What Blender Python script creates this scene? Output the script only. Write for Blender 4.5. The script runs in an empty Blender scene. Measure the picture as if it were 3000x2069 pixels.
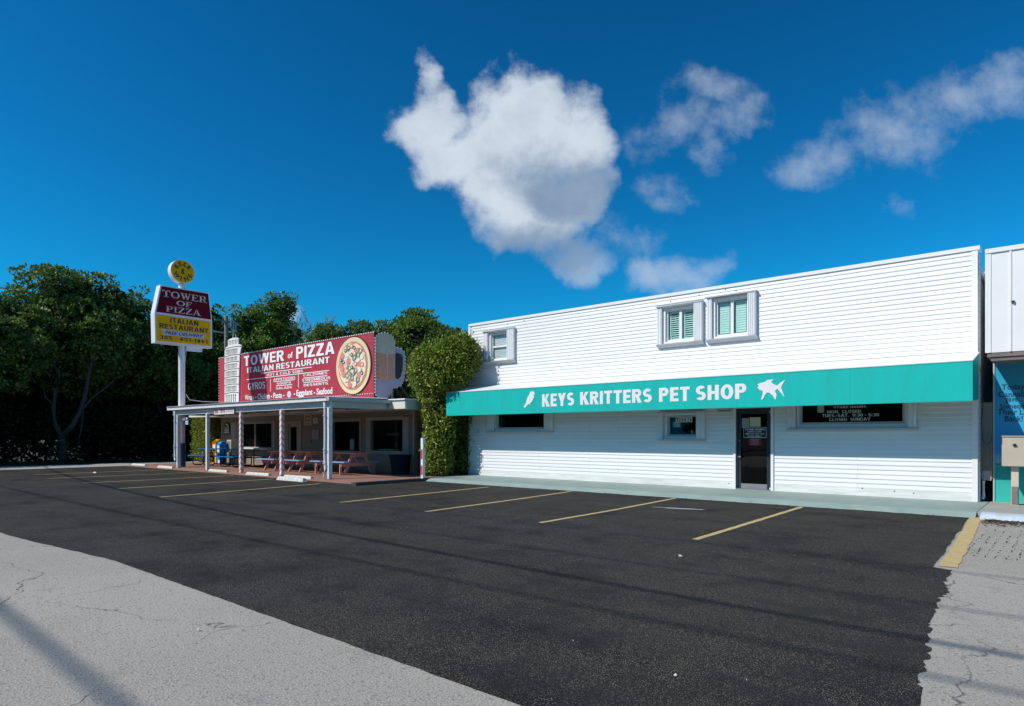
import bpy, bmesh, math, random
import numpy as np
from mathutils import Vector, Matrix
R = math.radians
random.seed(7); np.random.seed(7)
S = bpy.context.scene
COL = S.collection

# ------------------------------------------------------------------ camera, sky, sun, exposure
cam_d = bpy.data.cameras.new('camera'); cam = bpy.data.objects.new('camera', cam_d); COL.objects.link(cam)
cam.location = (0, 0, 1.6); cam.rotation_euler = (R(90), 0, R(40.61))
cam_d.sensor_width = 36; cam_d.lens = 23.03; cam_d.shift_y = 0.0808
cam_d.clip_start = 0.05; cam_d.clip_end = 3000
S.camera = cam
SUN = Vector((0.63, 1.20, -1.29)).normalized()
SUN_STRENGTH = 4.4; SKY_STRENGTH = 0.055
sun_d = bpy.data.lights.new('sun', 'SUN'); sun = bpy.data.objects.new('sun', sun_d); COL.objects.link(sun)
sun_d.energy = SUN_STRENGTH; sun_d.angle = R(0.53); sun_d.color = (1.0, 0.945, 0.86)
sun.rotation_euler = SUN.to_track_quat('-Z', 'Y').to_euler(); sun.location = (-20, -30, 40)
S.view_settings.view_transform = 'Standard'; S.view_settings.look = 'None'
S.view_settings.exposure = 0.0; S.view_settings.gamma = 1.0; S.view_settings.use_curve_mapping = False
S.cycles.max_bounces = 6; S.cycles.transparent_max_bounces = 8; S.cycles.use_denoising = True

F0 = 1480.0
def world():
    w = bpy.data.worlds.new('World'); S.world = w; w.use_nodes = True
    nt = w.node_tree; N = nt.nodes; L = nt.links; N.clear()
    def nd(t, **k):
        n = N.new(t)
        for a, b in k.items(): setattr(n, a, b)
        return n
    def link(a, b): L.new(a, b)
    def math_(op, a, b=None, c=None, clamp=False):
        n = nd('ShaderNodeMath', operation=op, use_clamp=clamp)
        for i, v in enumerate((a, b, c)):
            if v is None: continue
            if isinstance(v, (int, float)): n.inputs[i].default_value = v
            else: link(v, n.inputs[i])
        return n.outputs[0]
    def vmath(op, a, b=None, out=0):
        n = nd('ShaderNodeVectorMath', operation=op)
        for i, v in enumerate((a, b)):
            if v is None: continue
            if isinstance(v, (tuple, list)): n.inputs[i].default_value = v
            else: link(v, n.inputs[i])
        return n.outputs[out]
    sky = nd('ShaderNodeTexSky', sky_type='NISHITA'); sky.sun_disc = False
    sky.sun_elevation = R(43.6); sky.sun_rotation = R(207.7)
    sky.altitude = 0; sky.air_density = 1.0; sky.dust_density = 0.3; sky.ozone_density = 3.0
    tint = nd('ShaderNodeMix', data_type='RGBA', blend_type='MULTIPLY'); tint.inputs['Factor'].default_value = 1
    gam = nd('ShaderNodeGamma'); gam.inputs[1].default_value = SKY_GAMMA
    lim = vmath('MINIMUM', sky.outputs[0], (2.6, 4.1, 5.8)); link(lim, gam.inputs[0])
    link(gam.outputs[0], tint.inputs['A']); tint.inputs['B'].default_value = SKY_TINT
    tc = nd('ShaderNodeTexCoord'); d = tc.outputs['Generated']
    f = (-math.sin(R(40.61)), math.cos(R(40.61)), 0); r = (math.cos(R(40.61)), math.sin(R(40.61)), 0)
    df = vmath('DOT_PRODUCT', d, f, 1); dr = vmath('DOT_PRODUCT', d, r, 1)
    sep = nd('ShaderNodeSeparateXYZ'); link(d, sep.inputs[0])
    dfc = math_('MAXIMUM', df, 0.02)
    a = math_('DIVIDE', dr, dfc); b = math_('DIVIDE', sep.outputs[2], dfc)
    comb = nd('ShaderNodeCombineXYZ'); link(a, comb.inputs[0]); link(b, comb.inputs[1])
    # ragged edges: push the lookup about with noise of the direction
    ns = nd('ShaderNodeTexNoise'); ns.inputs['Scale'].default_value = 6.5; ns.inputs['Detail'].default_value = 9; ns.inputs['Roughness'].default_value = 0.58
    link(comb.outputs[0], ns.inputs['Vector'])
    off = vmath('SUBTRACT', ns.outputs['Color'], (0.5, 0.5, 0.5))
    sc = nd('ShaderNodeVectorMath', operation='SCALE'); link(off, sc.inputs[0]); sc.inputs['Scale'].default_value = 0.115
    sep2 = nd('ShaderNodeVectorMath', operation='MULTIPLY'); link(sc.outputs[0], sep2.inputs[0]); sep2.inputs[1].default_value = (1, 1, 0)
    p = vmath('ADD', comb.outputs[0], sep2.outputs[0])
    def blob(x, y, rx, ry, wgt):
        q = vmath('SUBTRACT', p, ((x-1157)/F0, (985-y)/F0, 0))
        q = vmath('MULTIPLY', q, (F0/rx, F0/ry, 0))
        l = vmath('DOT_PRODUCT', q, q, 1)
        return math_('MULTIPLY_ADD', l, -wgt, wgt, clamp=False)
    def field(bl):
        o = None
        for t in bl:
            v = blob(*t)
            o = v if o is None else math_('SMOOTH_MAX', o, v, 0.25)
        return o
    main = field([(1165,320,160,170,1.1),(1150,430,135,120,1.0),(1290,320,110,115,.8),(975,285,100,78,.75),(968,160,30,75,.40),(975,225,48,60,.5),(1040,350,110,95,.9),
                  (1200,500,150,85,.75),(1290,575,80,65,.40),(1335,385,75,95,.40),(1310,245,58,52,.32),(1090,490,60,60,.35),(1300,440,95,85,.75),(1355,330,50,60,.4)])
    thin = field([(1450,625,80,55,.75),(1545,615,110,58,.75),(1630,605,55,50,.5),(1320,590,60,60,.9),(1600,190,95,48,.5),(1655,250,70,65,.5),(1560,270,60,65,.4),(1600,340,50,62,.42),
                  (1465,310,48,50,.2),(1500,420,60,48,.33),(1800,400,85,62,.42),(1890,350,110,80,.46),(1980,310,110,90,.44),(2070,290,110,85,.44),(2180,225,125,75,.52),(2280,205,140,85,.55),
                  (2028,458,26,26,.16),(645,725,48,32,1.2),(1400,520,90,50,.15)])
    ns2 = nd('ShaderNodeTexNoise'); ns2.inputs['Scale'].default_value = 16; ns2.inputs['Detail'].default_value = 9; ns2.inputs['Roughness'].default_value = 0.62
    link(comb.outputs[0], ns2.inputs['Vector'])
    def ramp(v, lo, hi):
        m = nd('ShaderNodeMapRange', interpolation_type='SMOOTHSTEP', clamp=True)
        link(v, m.inputs['Value']); m.inputs['From Min'].default_value = lo; m.inputs['From Max'].default_value = hi
        return m.outputs['Result']
    nz = math_('SUBTRACT', ns2.outputs['Fac'], 0.5)
    m1 = math_('MULTIPLY', ramp(math_('MULTIPLY_ADD', nz, 1.1, main), 0.0, 0.62), 0.96)
    m2 = math_('MULTIPLY', ramp(math_('MULTIPLY_ADD', nz, 1.8, thin), -0.08, 1.1), 0.58)
    front = ramp(df, 0.05, 0.2)
    m = math_('MULTIPLY', math_('MAXIMUM', m1, m2), front)
    # scattered fair-weather clouds over the rest of the sky (behind the camera)
    ns3 = nd('ShaderNodeTexNoise'); ns3.inputs['Scale'].default_value = 2.6; ns3.inputs['Detail'].default_value = 6
    link(d, ns3.inputs['Vector'])
    back = math_('MULTIPLY', ramp(ns3.outputs['Fac'], 0.6, 0.75), ramp(df, 0.0, -0.35))
    back = math_('MULTIPLY', back, 0.7)
    m = math_('MAXIMUM', m, back)
    # grey-blue underside of the big cloud
    sh = field([(1280,430,165,110,1.0),(1230,560,190,75,.9),(1240,400,200,120,.55)])
    shade = ramp(math_('MULTIPLY_ADD', nz, 0.9, sh), 0.05, 0.95)
    shade = math_('MULTIPLY', shade, 0.8)
    mot = ramp(ns2.outputs['Fac'], 0.35, 0.7)
    k = 1.0/SKY_STRENGTH
    cm = nd('ShaderNodeMix', data_type='RGBA'); link(shade, cm.inputs['Factor'])
    cm.inputs['A'].default_value = (0.66*k, 0.74*k, 0.83*k, 1); cm.inputs['B'].default_value = (0.17*k, 0.28*k, 0.43*k, 1)
    cm2 = nd('ShaderNodeMix', data_type='RGBA', blend_type='MULTIPLY'); link(mot, cm2.inputs['Factor'])
    link(cm.outputs['Result'], cm2.inputs['A']); cm2.inputs['B'].default_value = (0.86, 0.88, 0.9, 1)
    mx = nd('ShaderNodeMix', data_type='RGBA'); link(m, mx.inputs['Factor'])
    link(tint.outputs['Result'], mx.inputs['A']); link(cm2.outputs['Result'], mx.inputs['B'])
    bg = nd('ShaderNodeBackground'); bg.inputs['Strength'].default_value = SKY_STRENGTH
    link(mx.outputs['Result'], bg.inputs['Color'])
    out = nd('ShaderNodeOutputWorld'); link(bg.outputs[0], out.inputs['Surface'])
SKY_TINT = (0.05, 0.86, 1.04, 1); SKY_GAMMA = 1.45
world()

# ------------------------------------------------------------------ helpers
WL = {}
def tag(o, label=None, cat=None, group=None, kind=None):
    if label: o['label'] = label
    if cat: o['category'] = cat
    if group: o['group'] = group
    if kind: o['kind'] = kind
    return o
def thing(name, loc, label, cat, group=None):
    o = bpy.data.objects.new(name, None); COL.objects.link(o); o.location = loc; WL[o] = Vector(loc)
    o.empty_display_size = .2
    return tag(o, label, cat, group)
class MB:
    def __init__(s): s.v = []; s.f = []; s.m = []
    def add(s, vs, fs, mi=0):
        b = len(s.v); s.v += [tuple(v) for v in vs]; s.f += [tuple(i+b for i in f) for f in fs]; s.m += [mi]*len(fs); return s
    def box(s, x0, x1, y0, y1, z0, z1, mi=0):
        return s.add([(x0,y0,z0),(x1,y0,z0),(x1,y1,z0),(x0,y1,z0),(x0,y0,z1),(x1,y0,z1),(x1,y1,z1),(x0,y1,z1)],
                     [(0,3,2,1),(4,5,6,7),(0,1,5,4),(1,2,6,5),(2,3,7,6),(3,0,4,7)], mi)
    def prism(s, pts, axis, a0, a1, mi=0):
        """pts: 2D polygon; extruded along axis from a0 to a1. axis x:(y,z) y:(x,z) z:(x,y)"""
        n = len(pts)
        def mk(p, a): return {'x': (a, p[0], p[1]), 'y': (p[0], a, p[1]), 'z': (p[0], p[1], a)}[axis]
        vs = [mk(p, a0) for p in pts] + [mk(p, a1) for p in pts]
        fs = [tuple(range(n)), tuple(range(2*n-1, n-1, -1))] + [(i, i+n, (i+1) % n+n, (i+1) % n) for i in range(n)]
        return s.add(vs, fs, mi)
    def tube(s, path, r, n=8, mi=0, closed=False):
        path = [Vector(p) for p in path]; k = len(path)
        rs = r if isinstance(r, (list, tuple)) else [r]*k
        vs = []
        for i, p in enumerate(path):
            if closed: t = path[(i+1) % k]-path[i-1]
            else: t = path[min(i+1, k-1)]-path[max(i-1, 0)]
            t.normalize()
            a = t.cross(Vector((0,0,1)));
            if a.length < .05: a = t.cross(Vector((1,0,0)))
            a.normalize(); b = a.cross(t)
            for j in range(n):
                q = 2*math.pi*j/n; vs.append(p+(a*math.cos(q)+b*math.sin(q))*rs[i])
        fs = []
        for i in range(k if closed else k-1):
            for j in range(n):
                i2 = (i+1) % k
                fs.append((i*n+j, i2*n+j, i2*n+(j+1) % n, i*n+(j+1) % n))
        if not closed: fs += [tuple(range(n-1, -1, -1)), tuple((k-1)*n+j for j in range(n))]
        return s.add(vs, fs, mi)
    def cyl(s, c, r, h, n=20, axis='z', r2=None, mi=0):
        r2 = r if r2 is None else r2
        vs = []
        for a, rr in ((0, r), (h, r2)):
            for j in range(n):
                q = 2*math.pi*j/n; x, y = math.cos(q)*rr, math.sin(q)*rr
                vs.append({'z': (c[0]+x, c[1]+y, c[2]+a), 'y': (c[0]+x, c[1]+a, c[2]+y), 'x': (c[0]+a, c[1]+x, c[2]+y)}[axis])
        fs = [tuple(range(n)), tuple(range(2*n-1, n-1, -1))] + [(j, j+n, (j+1) % n+n, (j+1) % n) for j in range(n)]
        return s.add(vs, fs, mi)
    def build(s, name, mats, parent=None, smooth=False, bevel=0, **t):
        if not isinstance(mats, (list, tuple)): mats = [mats]
        v = np.array(s.v, dtype=float); c = (v.min(0)+v.max(0))/2
        if parent is None: c[2] = v[:, 2].min()
        me = bpy.data.meshes.new(name); me.from_pydata([tuple(q) for q in (v-c)], [], s.f); me.update()
        for m in mats: me.materials.append(m)
        if len(mats) > 1: me.polygons.foreach_set('material_index', s.m)
        bm = bmesh.new(); bm.from_mesh(me); bmesh.ops.recalc_face_normals(bm, faces=bm.faces); bm.to_mesh(me); bm.free()
        if smooth: me.polygons.foreach_set('use_smooth', [True]*len(me.polygons))
        o = bpy.data.objects.new(name, me); COL.objects.link(o); c = Vector(c); WL[o] = c
        if parent is not None: o.parent = parent; o.location = c-WL[parent]
        else: o.location = c
        if bevel:
            b = o.modifiers.new('bevel', 'BEVEL'); b.width = bevel; b.segments = 2; b.limit_method = 'ANGLE'
        if t: tag(o, t.get('label'), t.get('cat'), t.get('group'), t.get('kind'))
        return o
def inst(me, name, loc, parent, scale=None, rot=None):
    o = bpy.data.objects.new(name, me); COL.objects.link(o); loc = Vector(loc); WL[o] = loc
    if parent is not None: o.parent = parent; o.location = loc-WL[parent]
    else: o.location = loc
    if scale: o.scale = scale
    if rot: o.rotation_euler = rot
    return o
def copy_tree(o, parent=None):
    c = o.copy(); COL.objects.link(c); c.parent = parent
    for ch in list(o.children): copy_tree(ch, c)
    return c
def place_copy(root, loc, label, rz=None):
    c = copy_tree(root); c.location = loc
    if rz is not None: c.rotation_euler = (0, 0, rz)
    c['label'] = label
    return c

# ------------------------------------------------------------------ materials
MATS = {}
def mat(name, col, rough=.6, var=.12, vscale=3, bump=0, bscale=40, metal=0, rnd=0, col2=None, spec=.5, stretch=None):
    if name in MATS: return MATS[name]
    m = bpy.data.materials.new(name); m.use_nodes = True; nt = m.node_tree; N = nt.nodes; L = nt.links
    b = N['Principled BSDF']; b.inputs['Roughness'].default_value = rough; b.inputs['Metallic'].default_value = metal
    b.inputs['Specular IOR Level'].default_value = spec
    c = (*col, 1); c2 = (*(col2 or [x*(1-var) for x in col]), 1)
    tc = N.new('ShaderNodeTexCoord'); geo = N.new('ShaderNodeNewGeometry')
    vec = geo.outputs['Position']
    if stretch:
        mp = N.new('ShaderNodeMapping'); mp.inputs['Scale'].default_value = stretch; L.new(vec, mp.inputs[0]); vec = mp.outputs[0]
    ns = N.new('ShaderNodeTexNoise'); ns.inputs['Scale'].default_value = vscale; ns.inputs['Detail'].default_value = 6; ns.inputs['Roughness'].default_value = .65
    L.new(vec, ns.inputs['Vector'])
    rp = N.new('ShaderNodeMapRange'); rp.inputs['From Min'].default_value = .35; rp.inputs['From Max'].default_value = .7; L.new(ns.outputs['Fac'], rp.inputs[0])
    mx = N.new('ShaderNodeMix'); mx.data_type = 'RGBA'; L.new(rp.outputs[0], mx.inputs['Factor']); mx.inputs['A'].default_value = c; mx.inputs['B'].default_value = c2
    o = mx.outputs['Result']
    if rnd:
        oi = N.new('ShaderNodeObjectInfo'); hs = N.new('ShaderNodeHueSaturation')
        r2 = N.new('ShaderNodeMapRange'); r2.inputs['To Min'].default_value = 1-rnd; r2.inputs['To Max'].default_value = 1+rnd*.4; L.new(oi.outputs['Random'], r2.inputs[0])
        L.new(r2.outputs[0], hs.inputs['Value']); L.new(o, hs.inputs['Color']); o = hs.outputs[0]
    L.new(o, b.inputs['Base Color'])
    if bump:
        n2 = N.new('ShaderNodeTexNoise'); n2.inputs['Scale'].default_value = bscale; n2.inputs['Detail'].default_value = 4; L.new(vec, n2.inputs['Vector'])
        bp = N.new('ShaderNodeBump'); bp.inputs['Strength'].default_value = bump; bp.inputs['Distance'].default_value = .01
        L.new(n2.outputs['Fac'], bp.inputs['Height']); L.new(bp.outputs[0], b.inputs['Normal'])
    MATS[name] = m; return m
def glass_mat(name='window_glass', tint=(.88,.93,.93), refl=1.5):
    m = bpy.data.materials.new(name); m.use_nodes = True; nt = m.node_tree; N = nt.nodes; L = nt.links; N.clear()
    tr = N.new('ShaderNodeBsdfTransparent'); tr.inputs[0].default_value = (*tint, 1)
    gl = N.new('ShaderNodeBsdfGlossy'); gl.inputs['Roughness'].default_value = .015
    fr = N.new('ShaderNodeFresnel'); fr.inputs[0].default_value = refl
    geo = N.new('ShaderNodeNewGeometry'); ns = N.new('ShaderNodeTexNoise'); ns.inputs['Scale'].default_value = .9; L.new(geo.outputs['Position'], ns.inputs['Vector'])
    bp = N.new('ShaderNodeBump'); bp.inputs['Strength'].default_value = .05; bp.inputs['Distance'].default_value = .05; L.new(ns.outputs['Fac'], bp.inputs['Height']); L.new(bp.outputs[0], gl.inputs['Normal'])
    nb_ = N.new('ShaderNodeMath'); nb_.operation = 'MULTIPLY_ADD'; nb_.inputs[1].default_value = -1; nb_.inputs[2].default_value = 1; L.new(geo.outputs['Backfacing'], nb_.inputs[0])
    fm = N.new('ShaderNodeMath'); fm.operation = 'MULTIPLY'; L.new(fr.outputs[0], fm.inputs[0]); L.new(nb_.outputs[0], fm.inputs[1])
    mx = N.new('ShaderNodeMixShader'); L.new(fm.outputs[0], mx.inputs[0]); L.new(tr.outputs[0], mx.inputs[1]); L.new(gl.outputs[0], mx.inputs[2])
    o = N.new('ShaderNodeOutputMaterial'); L.new(mx.outputs[0], o.inputs[0]); return m
def leaf_mat(name, dark, mid, light, gloss=.45, trans=.22):
    m = bpy.data.materials.new(name); m.use_nodes = True; nt = m.node_tree; N = nt.nodes; L = nt.links
    b = N['Principled BSDF']; b.inputs['Roughness'].default_value = gloss; b.inputs['Specular IOR Level'].default_value = .32
    geo = N.new('ShaderNodeNewGeometry'); ns = N.new('ShaderNodeTexNoise'); ns.inputs['Scale'].default_value = .45; L.new(geo.outputs['Position'], ns.inputs['Vector'])
    ad = N.new('ShaderNodeMath'); ad.operation = 'MULTIPLY_ADD'; ad.inputs[1].default_value = .6; L.new(geo.outputs['Random Per Island'], ad.inputs[0])
    ml = N.new('ShaderNodeMath'); ml.operation = 'MULTIPLY'; ml.inputs[1].default_value = .5; L.new(ns.outputs['Fac'], ml.inputs[0]); L.new(ml.outputs[0], ad.inputs[2])
    cr = N.new('ShaderNodeValToRGB'); e = cr.color_ramp.elements; e[0].position = .15; e[0].color = (*dark, 1); e[1].position = .95; e[1].color = (*light, 1)
    x = e.new(.55); x.color = (*mid, 1); L.new(ad.outputs[0], cr.inputs[0]); L.new(cr.outputs[0], b.inputs['Base Color'])
    t = N.new('ShaderNodeBsdfTranslucent'); L.new(cr.outputs[0], t.inputs[0])
    mx = N.new('ShaderNodeMixShader'); mx.inputs[0].default_value = trans; L.new(b.outputs[0], mx.inputs[1]); L.new(t.outputs[0], mx.inputs[2])
    L.new(mx.outputs[0], N['Material Output'].inputs[0]); return m

WHITE = mat('white_paint', (.80,.81,.82), .45, .05, 2, .15, 60)
SIDING = mat('white_vinyl_siding', (.80,.81,.82), .42, .05, 1.6, .12, 30, rnd=.05, stretch=(.5,1,3))
TRIM = mat('white_trim', (.80,.80,.80), .5, .06, 5)
GREYTRIM = mat('grey_white_metal', (.52,.55,.58), .45, .1, 5)
SHUT = mat('shutter_metal', (.76,.78,.80), .35, .08, 8)
TEAL = mat('teal_awning_fabric', (.0,.50,.45), .6, .10, 1.6, .35, 9, col2=(.01,.41,.38), spec=.25, stretch=(1.6,1,.35))
TEALDK = mat('teal_awning_seam', (.0,.38,.34), .55, .1)
AWNW = mat('white_awning_vinyl', (.80,.80,.78), .5, .1, 2, .1, 30)
LETW = mat('white_lettering', (.80,.80,.80), .5, .04)
BLACK = mat('black_paint', (.012,.012,.014), .5, .2)
DARKF = mat('dark_bronze_frame', (.02,.028,.036), .4, .2, 6, metal=.0)
ALU = mat('grey_aluminium', (.22,.23,.25), .4, .1, 6)
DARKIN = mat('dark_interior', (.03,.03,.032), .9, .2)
GLASS = glass_mat()
GREENGLASS = glass_mat('green_tinted_glass', (.84,.95,.93), 1.35)
BLIND = mat('white_blind', (.78,.8,.8), .6, .04)
RWALL = mat('taupe_siding', (.27,.225,.165), .6, .08, 2)
RTRIM = mat('taupe_trim', (.42,.36,.29), .55, .08, 3)
PORCHW = mat('porch_white_paint', (.78,.79,.80), .5, .12, 7, .2, 30, col2=(.62,.62,.62))
PORCHG = mat('porch_side_shade_grey', (.46,.52,.52), .5, .08, 3)  # greyed colour: the shade of the side pieces is put into it
CREAM = mat('cream_fascia', (.72,.72,.62), .5, .05)
CEIL = mat('porch_ceiling', (.22,.19,.155), .7, .08)
SIGNRED = mat('sign_red', (.42,.035,.06), .5, .12, 1.2, .12, 4, col2=(.33,.03,.05))
SIGNRED2 = mat('sign_red_light', (.50,.055,.085), .5, .08, 1.5)
MAROON = mat('maroon_sign_face', (.16,.007,.020), .75, .1, .7, spec=.1)
YELLOW = mat('yellow_sign_face', (.88,.47,.0), .75, .08, 2, spec=.1)
CABW = mat('white_sign_cabinet', (.78,.79,.81), .4, .08, 5)
BLUEP = mat('blue_pole_paint', (.0,.05,.14), .45, .15, 6)
CREAML = mat('cream_lettering', (.66,.60,.52), .5, .04)
NAVYL = mat('navy_lettering', (.006,.012,.05), .5, .1)
LAV = mat('lavender_plate', (.55,.57,.72), .5, .05)
PINK = mat('pink_painted_wood', (.72,.32,.25), .6, .15, 12, .2, 60, col2=(.56,.27,.22), stretch=(1,1,4))
BENCHB = mat('pale_blue_bench', (.22,.38,.62), .5, .1, 8)
BLUEM = mat('blue_coated_metal', (.0,.16,.42), .4, .1, 8)
DKBLUE = mat('dark_blue_underside', (.005,.02,.07), .5, .1)
TUBEB = mat('black_tube', (.01,.01,.012), .35, .1)
TERRA = mat('terracotta_patio_paint', (.31,.155,.105), .75, .2, 1.5, .3, 60, col2=(.22,.125,.10))
WALK = mat('green_grey_painted_concrete', (.27,.345,.32), .75, .16, 1.3, .35, 50, col2=(.22,.285,.27))
KERBD = mat('dark_kerb', (.05,.06,.065), .8, .3, 4)
STOPW = mat('white_painted_concrete', (.68,.68,.64), .8, .35, 9, .6, 40, col2=(.42,.42,.40))
TRASH = mat('navy_plastic', (.003,.014,.028), .65, .1, spec=.15)
PINE = mat('weathered_grey_board', (.25,.23,.20), .8, .35, 5, .4, 30, stretch=(6,6,.7))
POLEW = mat('weathered_pole_wood', (.27,.27,.22), .8, .3, 5, .4, 20, stretch=(4,4,.5))
BARK = mat('grey_bark', (.30,.26,.22), .85, .45, 4, .8, 14)
BARKD = mat('dark_bark', (.09,.075,.06), .9, .4, 4, .8, 14)
WIRE = mat('cable_black', (.02,.02,.02), .6, .1)
WIREG = mat('cable_grey', (.18,.2,.2), .5, .1)
BEIGE = mat('beige_metal', (.50,.44,.35), .5, .1, 5)
CRUST = mat('pizza_crust', (.72,.60,.36), .6, .12, 4)
SAUCE = mat('pizza_sauce', (.58,.22,.20), .6, .15, 5)
CHEESE = mat('pizza_cheese', (.78,.68,.45), .6, .1, 4, col2=(.75,.55,.38))
PEPP = mat('pepperoni', (.66,.24,.20), .6, .1, 9)
GPEP = mat('green_pepper', (.20,.36,.28), .6, .1, 9)
OLIVE = mat('olive', (.02,.05,.07), .5, .1)
MUSH = mat('mushroom', (.74,.70,.60), .6, .1)
FOAM = mat('beer_foam_paint', (.62,.52,.40), .7, .2, 5, col2=(.50,.42,.33))
BEER = mat('beer_amber_paint', (.62,.30,.17), .6, .15, 3, col2=(.52,.25,.14))
MUGB = mat('mug_blue_grey_paint', (.36,.36,.46), .55, .12, 4)
NYEL = mat('yellow_plastic', (.85,.42,.0), .4, .1)
NBLU = mat('bright_blue_plastic', (.0,.22,.62), .4, .1)
NGREY = mat('light_grey_box', (.52,.50,.44), .5, .1, 3)
PAPER = mat('paper', (.72,.70,.62), .8, .1, 30)
REDP = mat('red_reflective', (.62,.03,.02), .4, .1)
HOSE = mat('teal_hose', (.0,.20,.24), .35, .1)
LINEY = mat('yellow_road_paint', (.56,.41,.19), .75, .4, 7, .2, 60, col2=(.42,.33,.15))
FENCEG = mat('dark_fence', (.05,.05,.05), .8, .2)

LEAF_A = leaf_mat('glossy_tree_leaves', (.04,.08,.016), (.12,.20,.04), (.30,.40,.11), .5)
LEAF_B = leaf_mat('mid_tree_leaves', (.05,.11,.016), (.15,.25,.035), (.32,.42,.09), .5)
LEAF_IVY = leaf_mat('ficus_vine_leaves', (.05,.12,.012), (.17,.26,.025), (.56,.52,.13), .40)
LEAF_HEDGE = leaf_mat('yellow_green_hedge_leaves', (.09,.15,.015), (.20,.26,.025), (.42,.40,.08), .5)
LEAF_DK = leaf_mat('shade_dark_leaves', (.008,.022,.006), (.014,.036,.010), (.03,.055,.015), .8)  # leaf green darkened to paint in the shade within crowns, wood and ivy
GRASSM = leaf_mat('dry_grass', (.025,.04,.012), (.045,.06,.018), (.09,.09,.04), .8)
LITTERM = leaf_mat('dead_leaves', (.03,.022,.012), (.07,.05,.03), (.16,.12,.07))

def stripes_mat():
    m = mat('candy_stripe_post', (.78,.76,.76), .5, .05); nt = m.node_tree; N = nt.nodes; L = nt.links; b = N['Principled BSDF']
    tc = N.new('ShaderNodeNewGeometry'); sp = N.new('ShaderNodeSeparateXYZ'); L.new(tc.outputs['Position'], sp.inputs[0])
    a = N.new('ShaderNodeMath'); a.operation = 'MULTIPLY_ADD'; L.new(sp.outputs[0], a.inputs[0]); a.inputs[1].default_value = -1.0; L.new(sp.outputs[2], a.inputs[2])
    a2 = N.new('ShaderNodeMath'); a2.operation = 'MULTIPLY_ADD'; L.new(sp.outputs[1], a2.inputs[0]); a2.inputs[1].default_value = 1.0; L.new(a.outputs[0], a2.inputs[2])
    k = N.new('ShaderNodeMath'); k.operation = 'MULTIPLY'; L.new(a2.outputs[0], k.inputs[0]); k.inputs[1].default_value = 4.2
    f = N.new('ShaderNodeMath'); f.operation = 'FRACT'; L.new(k.outputs[0], f.inputs[0])
    g = N.new('ShaderNodeMath'); g.operation = 'GREATER_THAN'; L.new(f.outputs[0], g.inputs[0]); g.inputs[1].default_value = .70
    mx = N.new('ShaderNodeMix'); mx.data_type = 'RGBA'; L.new(g.outputs[0], mx.inputs['Factor']); mx.inputs['A'].default_value = (.78,.74,.74,1); mx.inputs['B'].default_value = (.62,.22,.22,1)
    L.new(mx.outputs['Result'], b.inputs['Base Color']); return m
STRIPE = stripes_mat()

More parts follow.
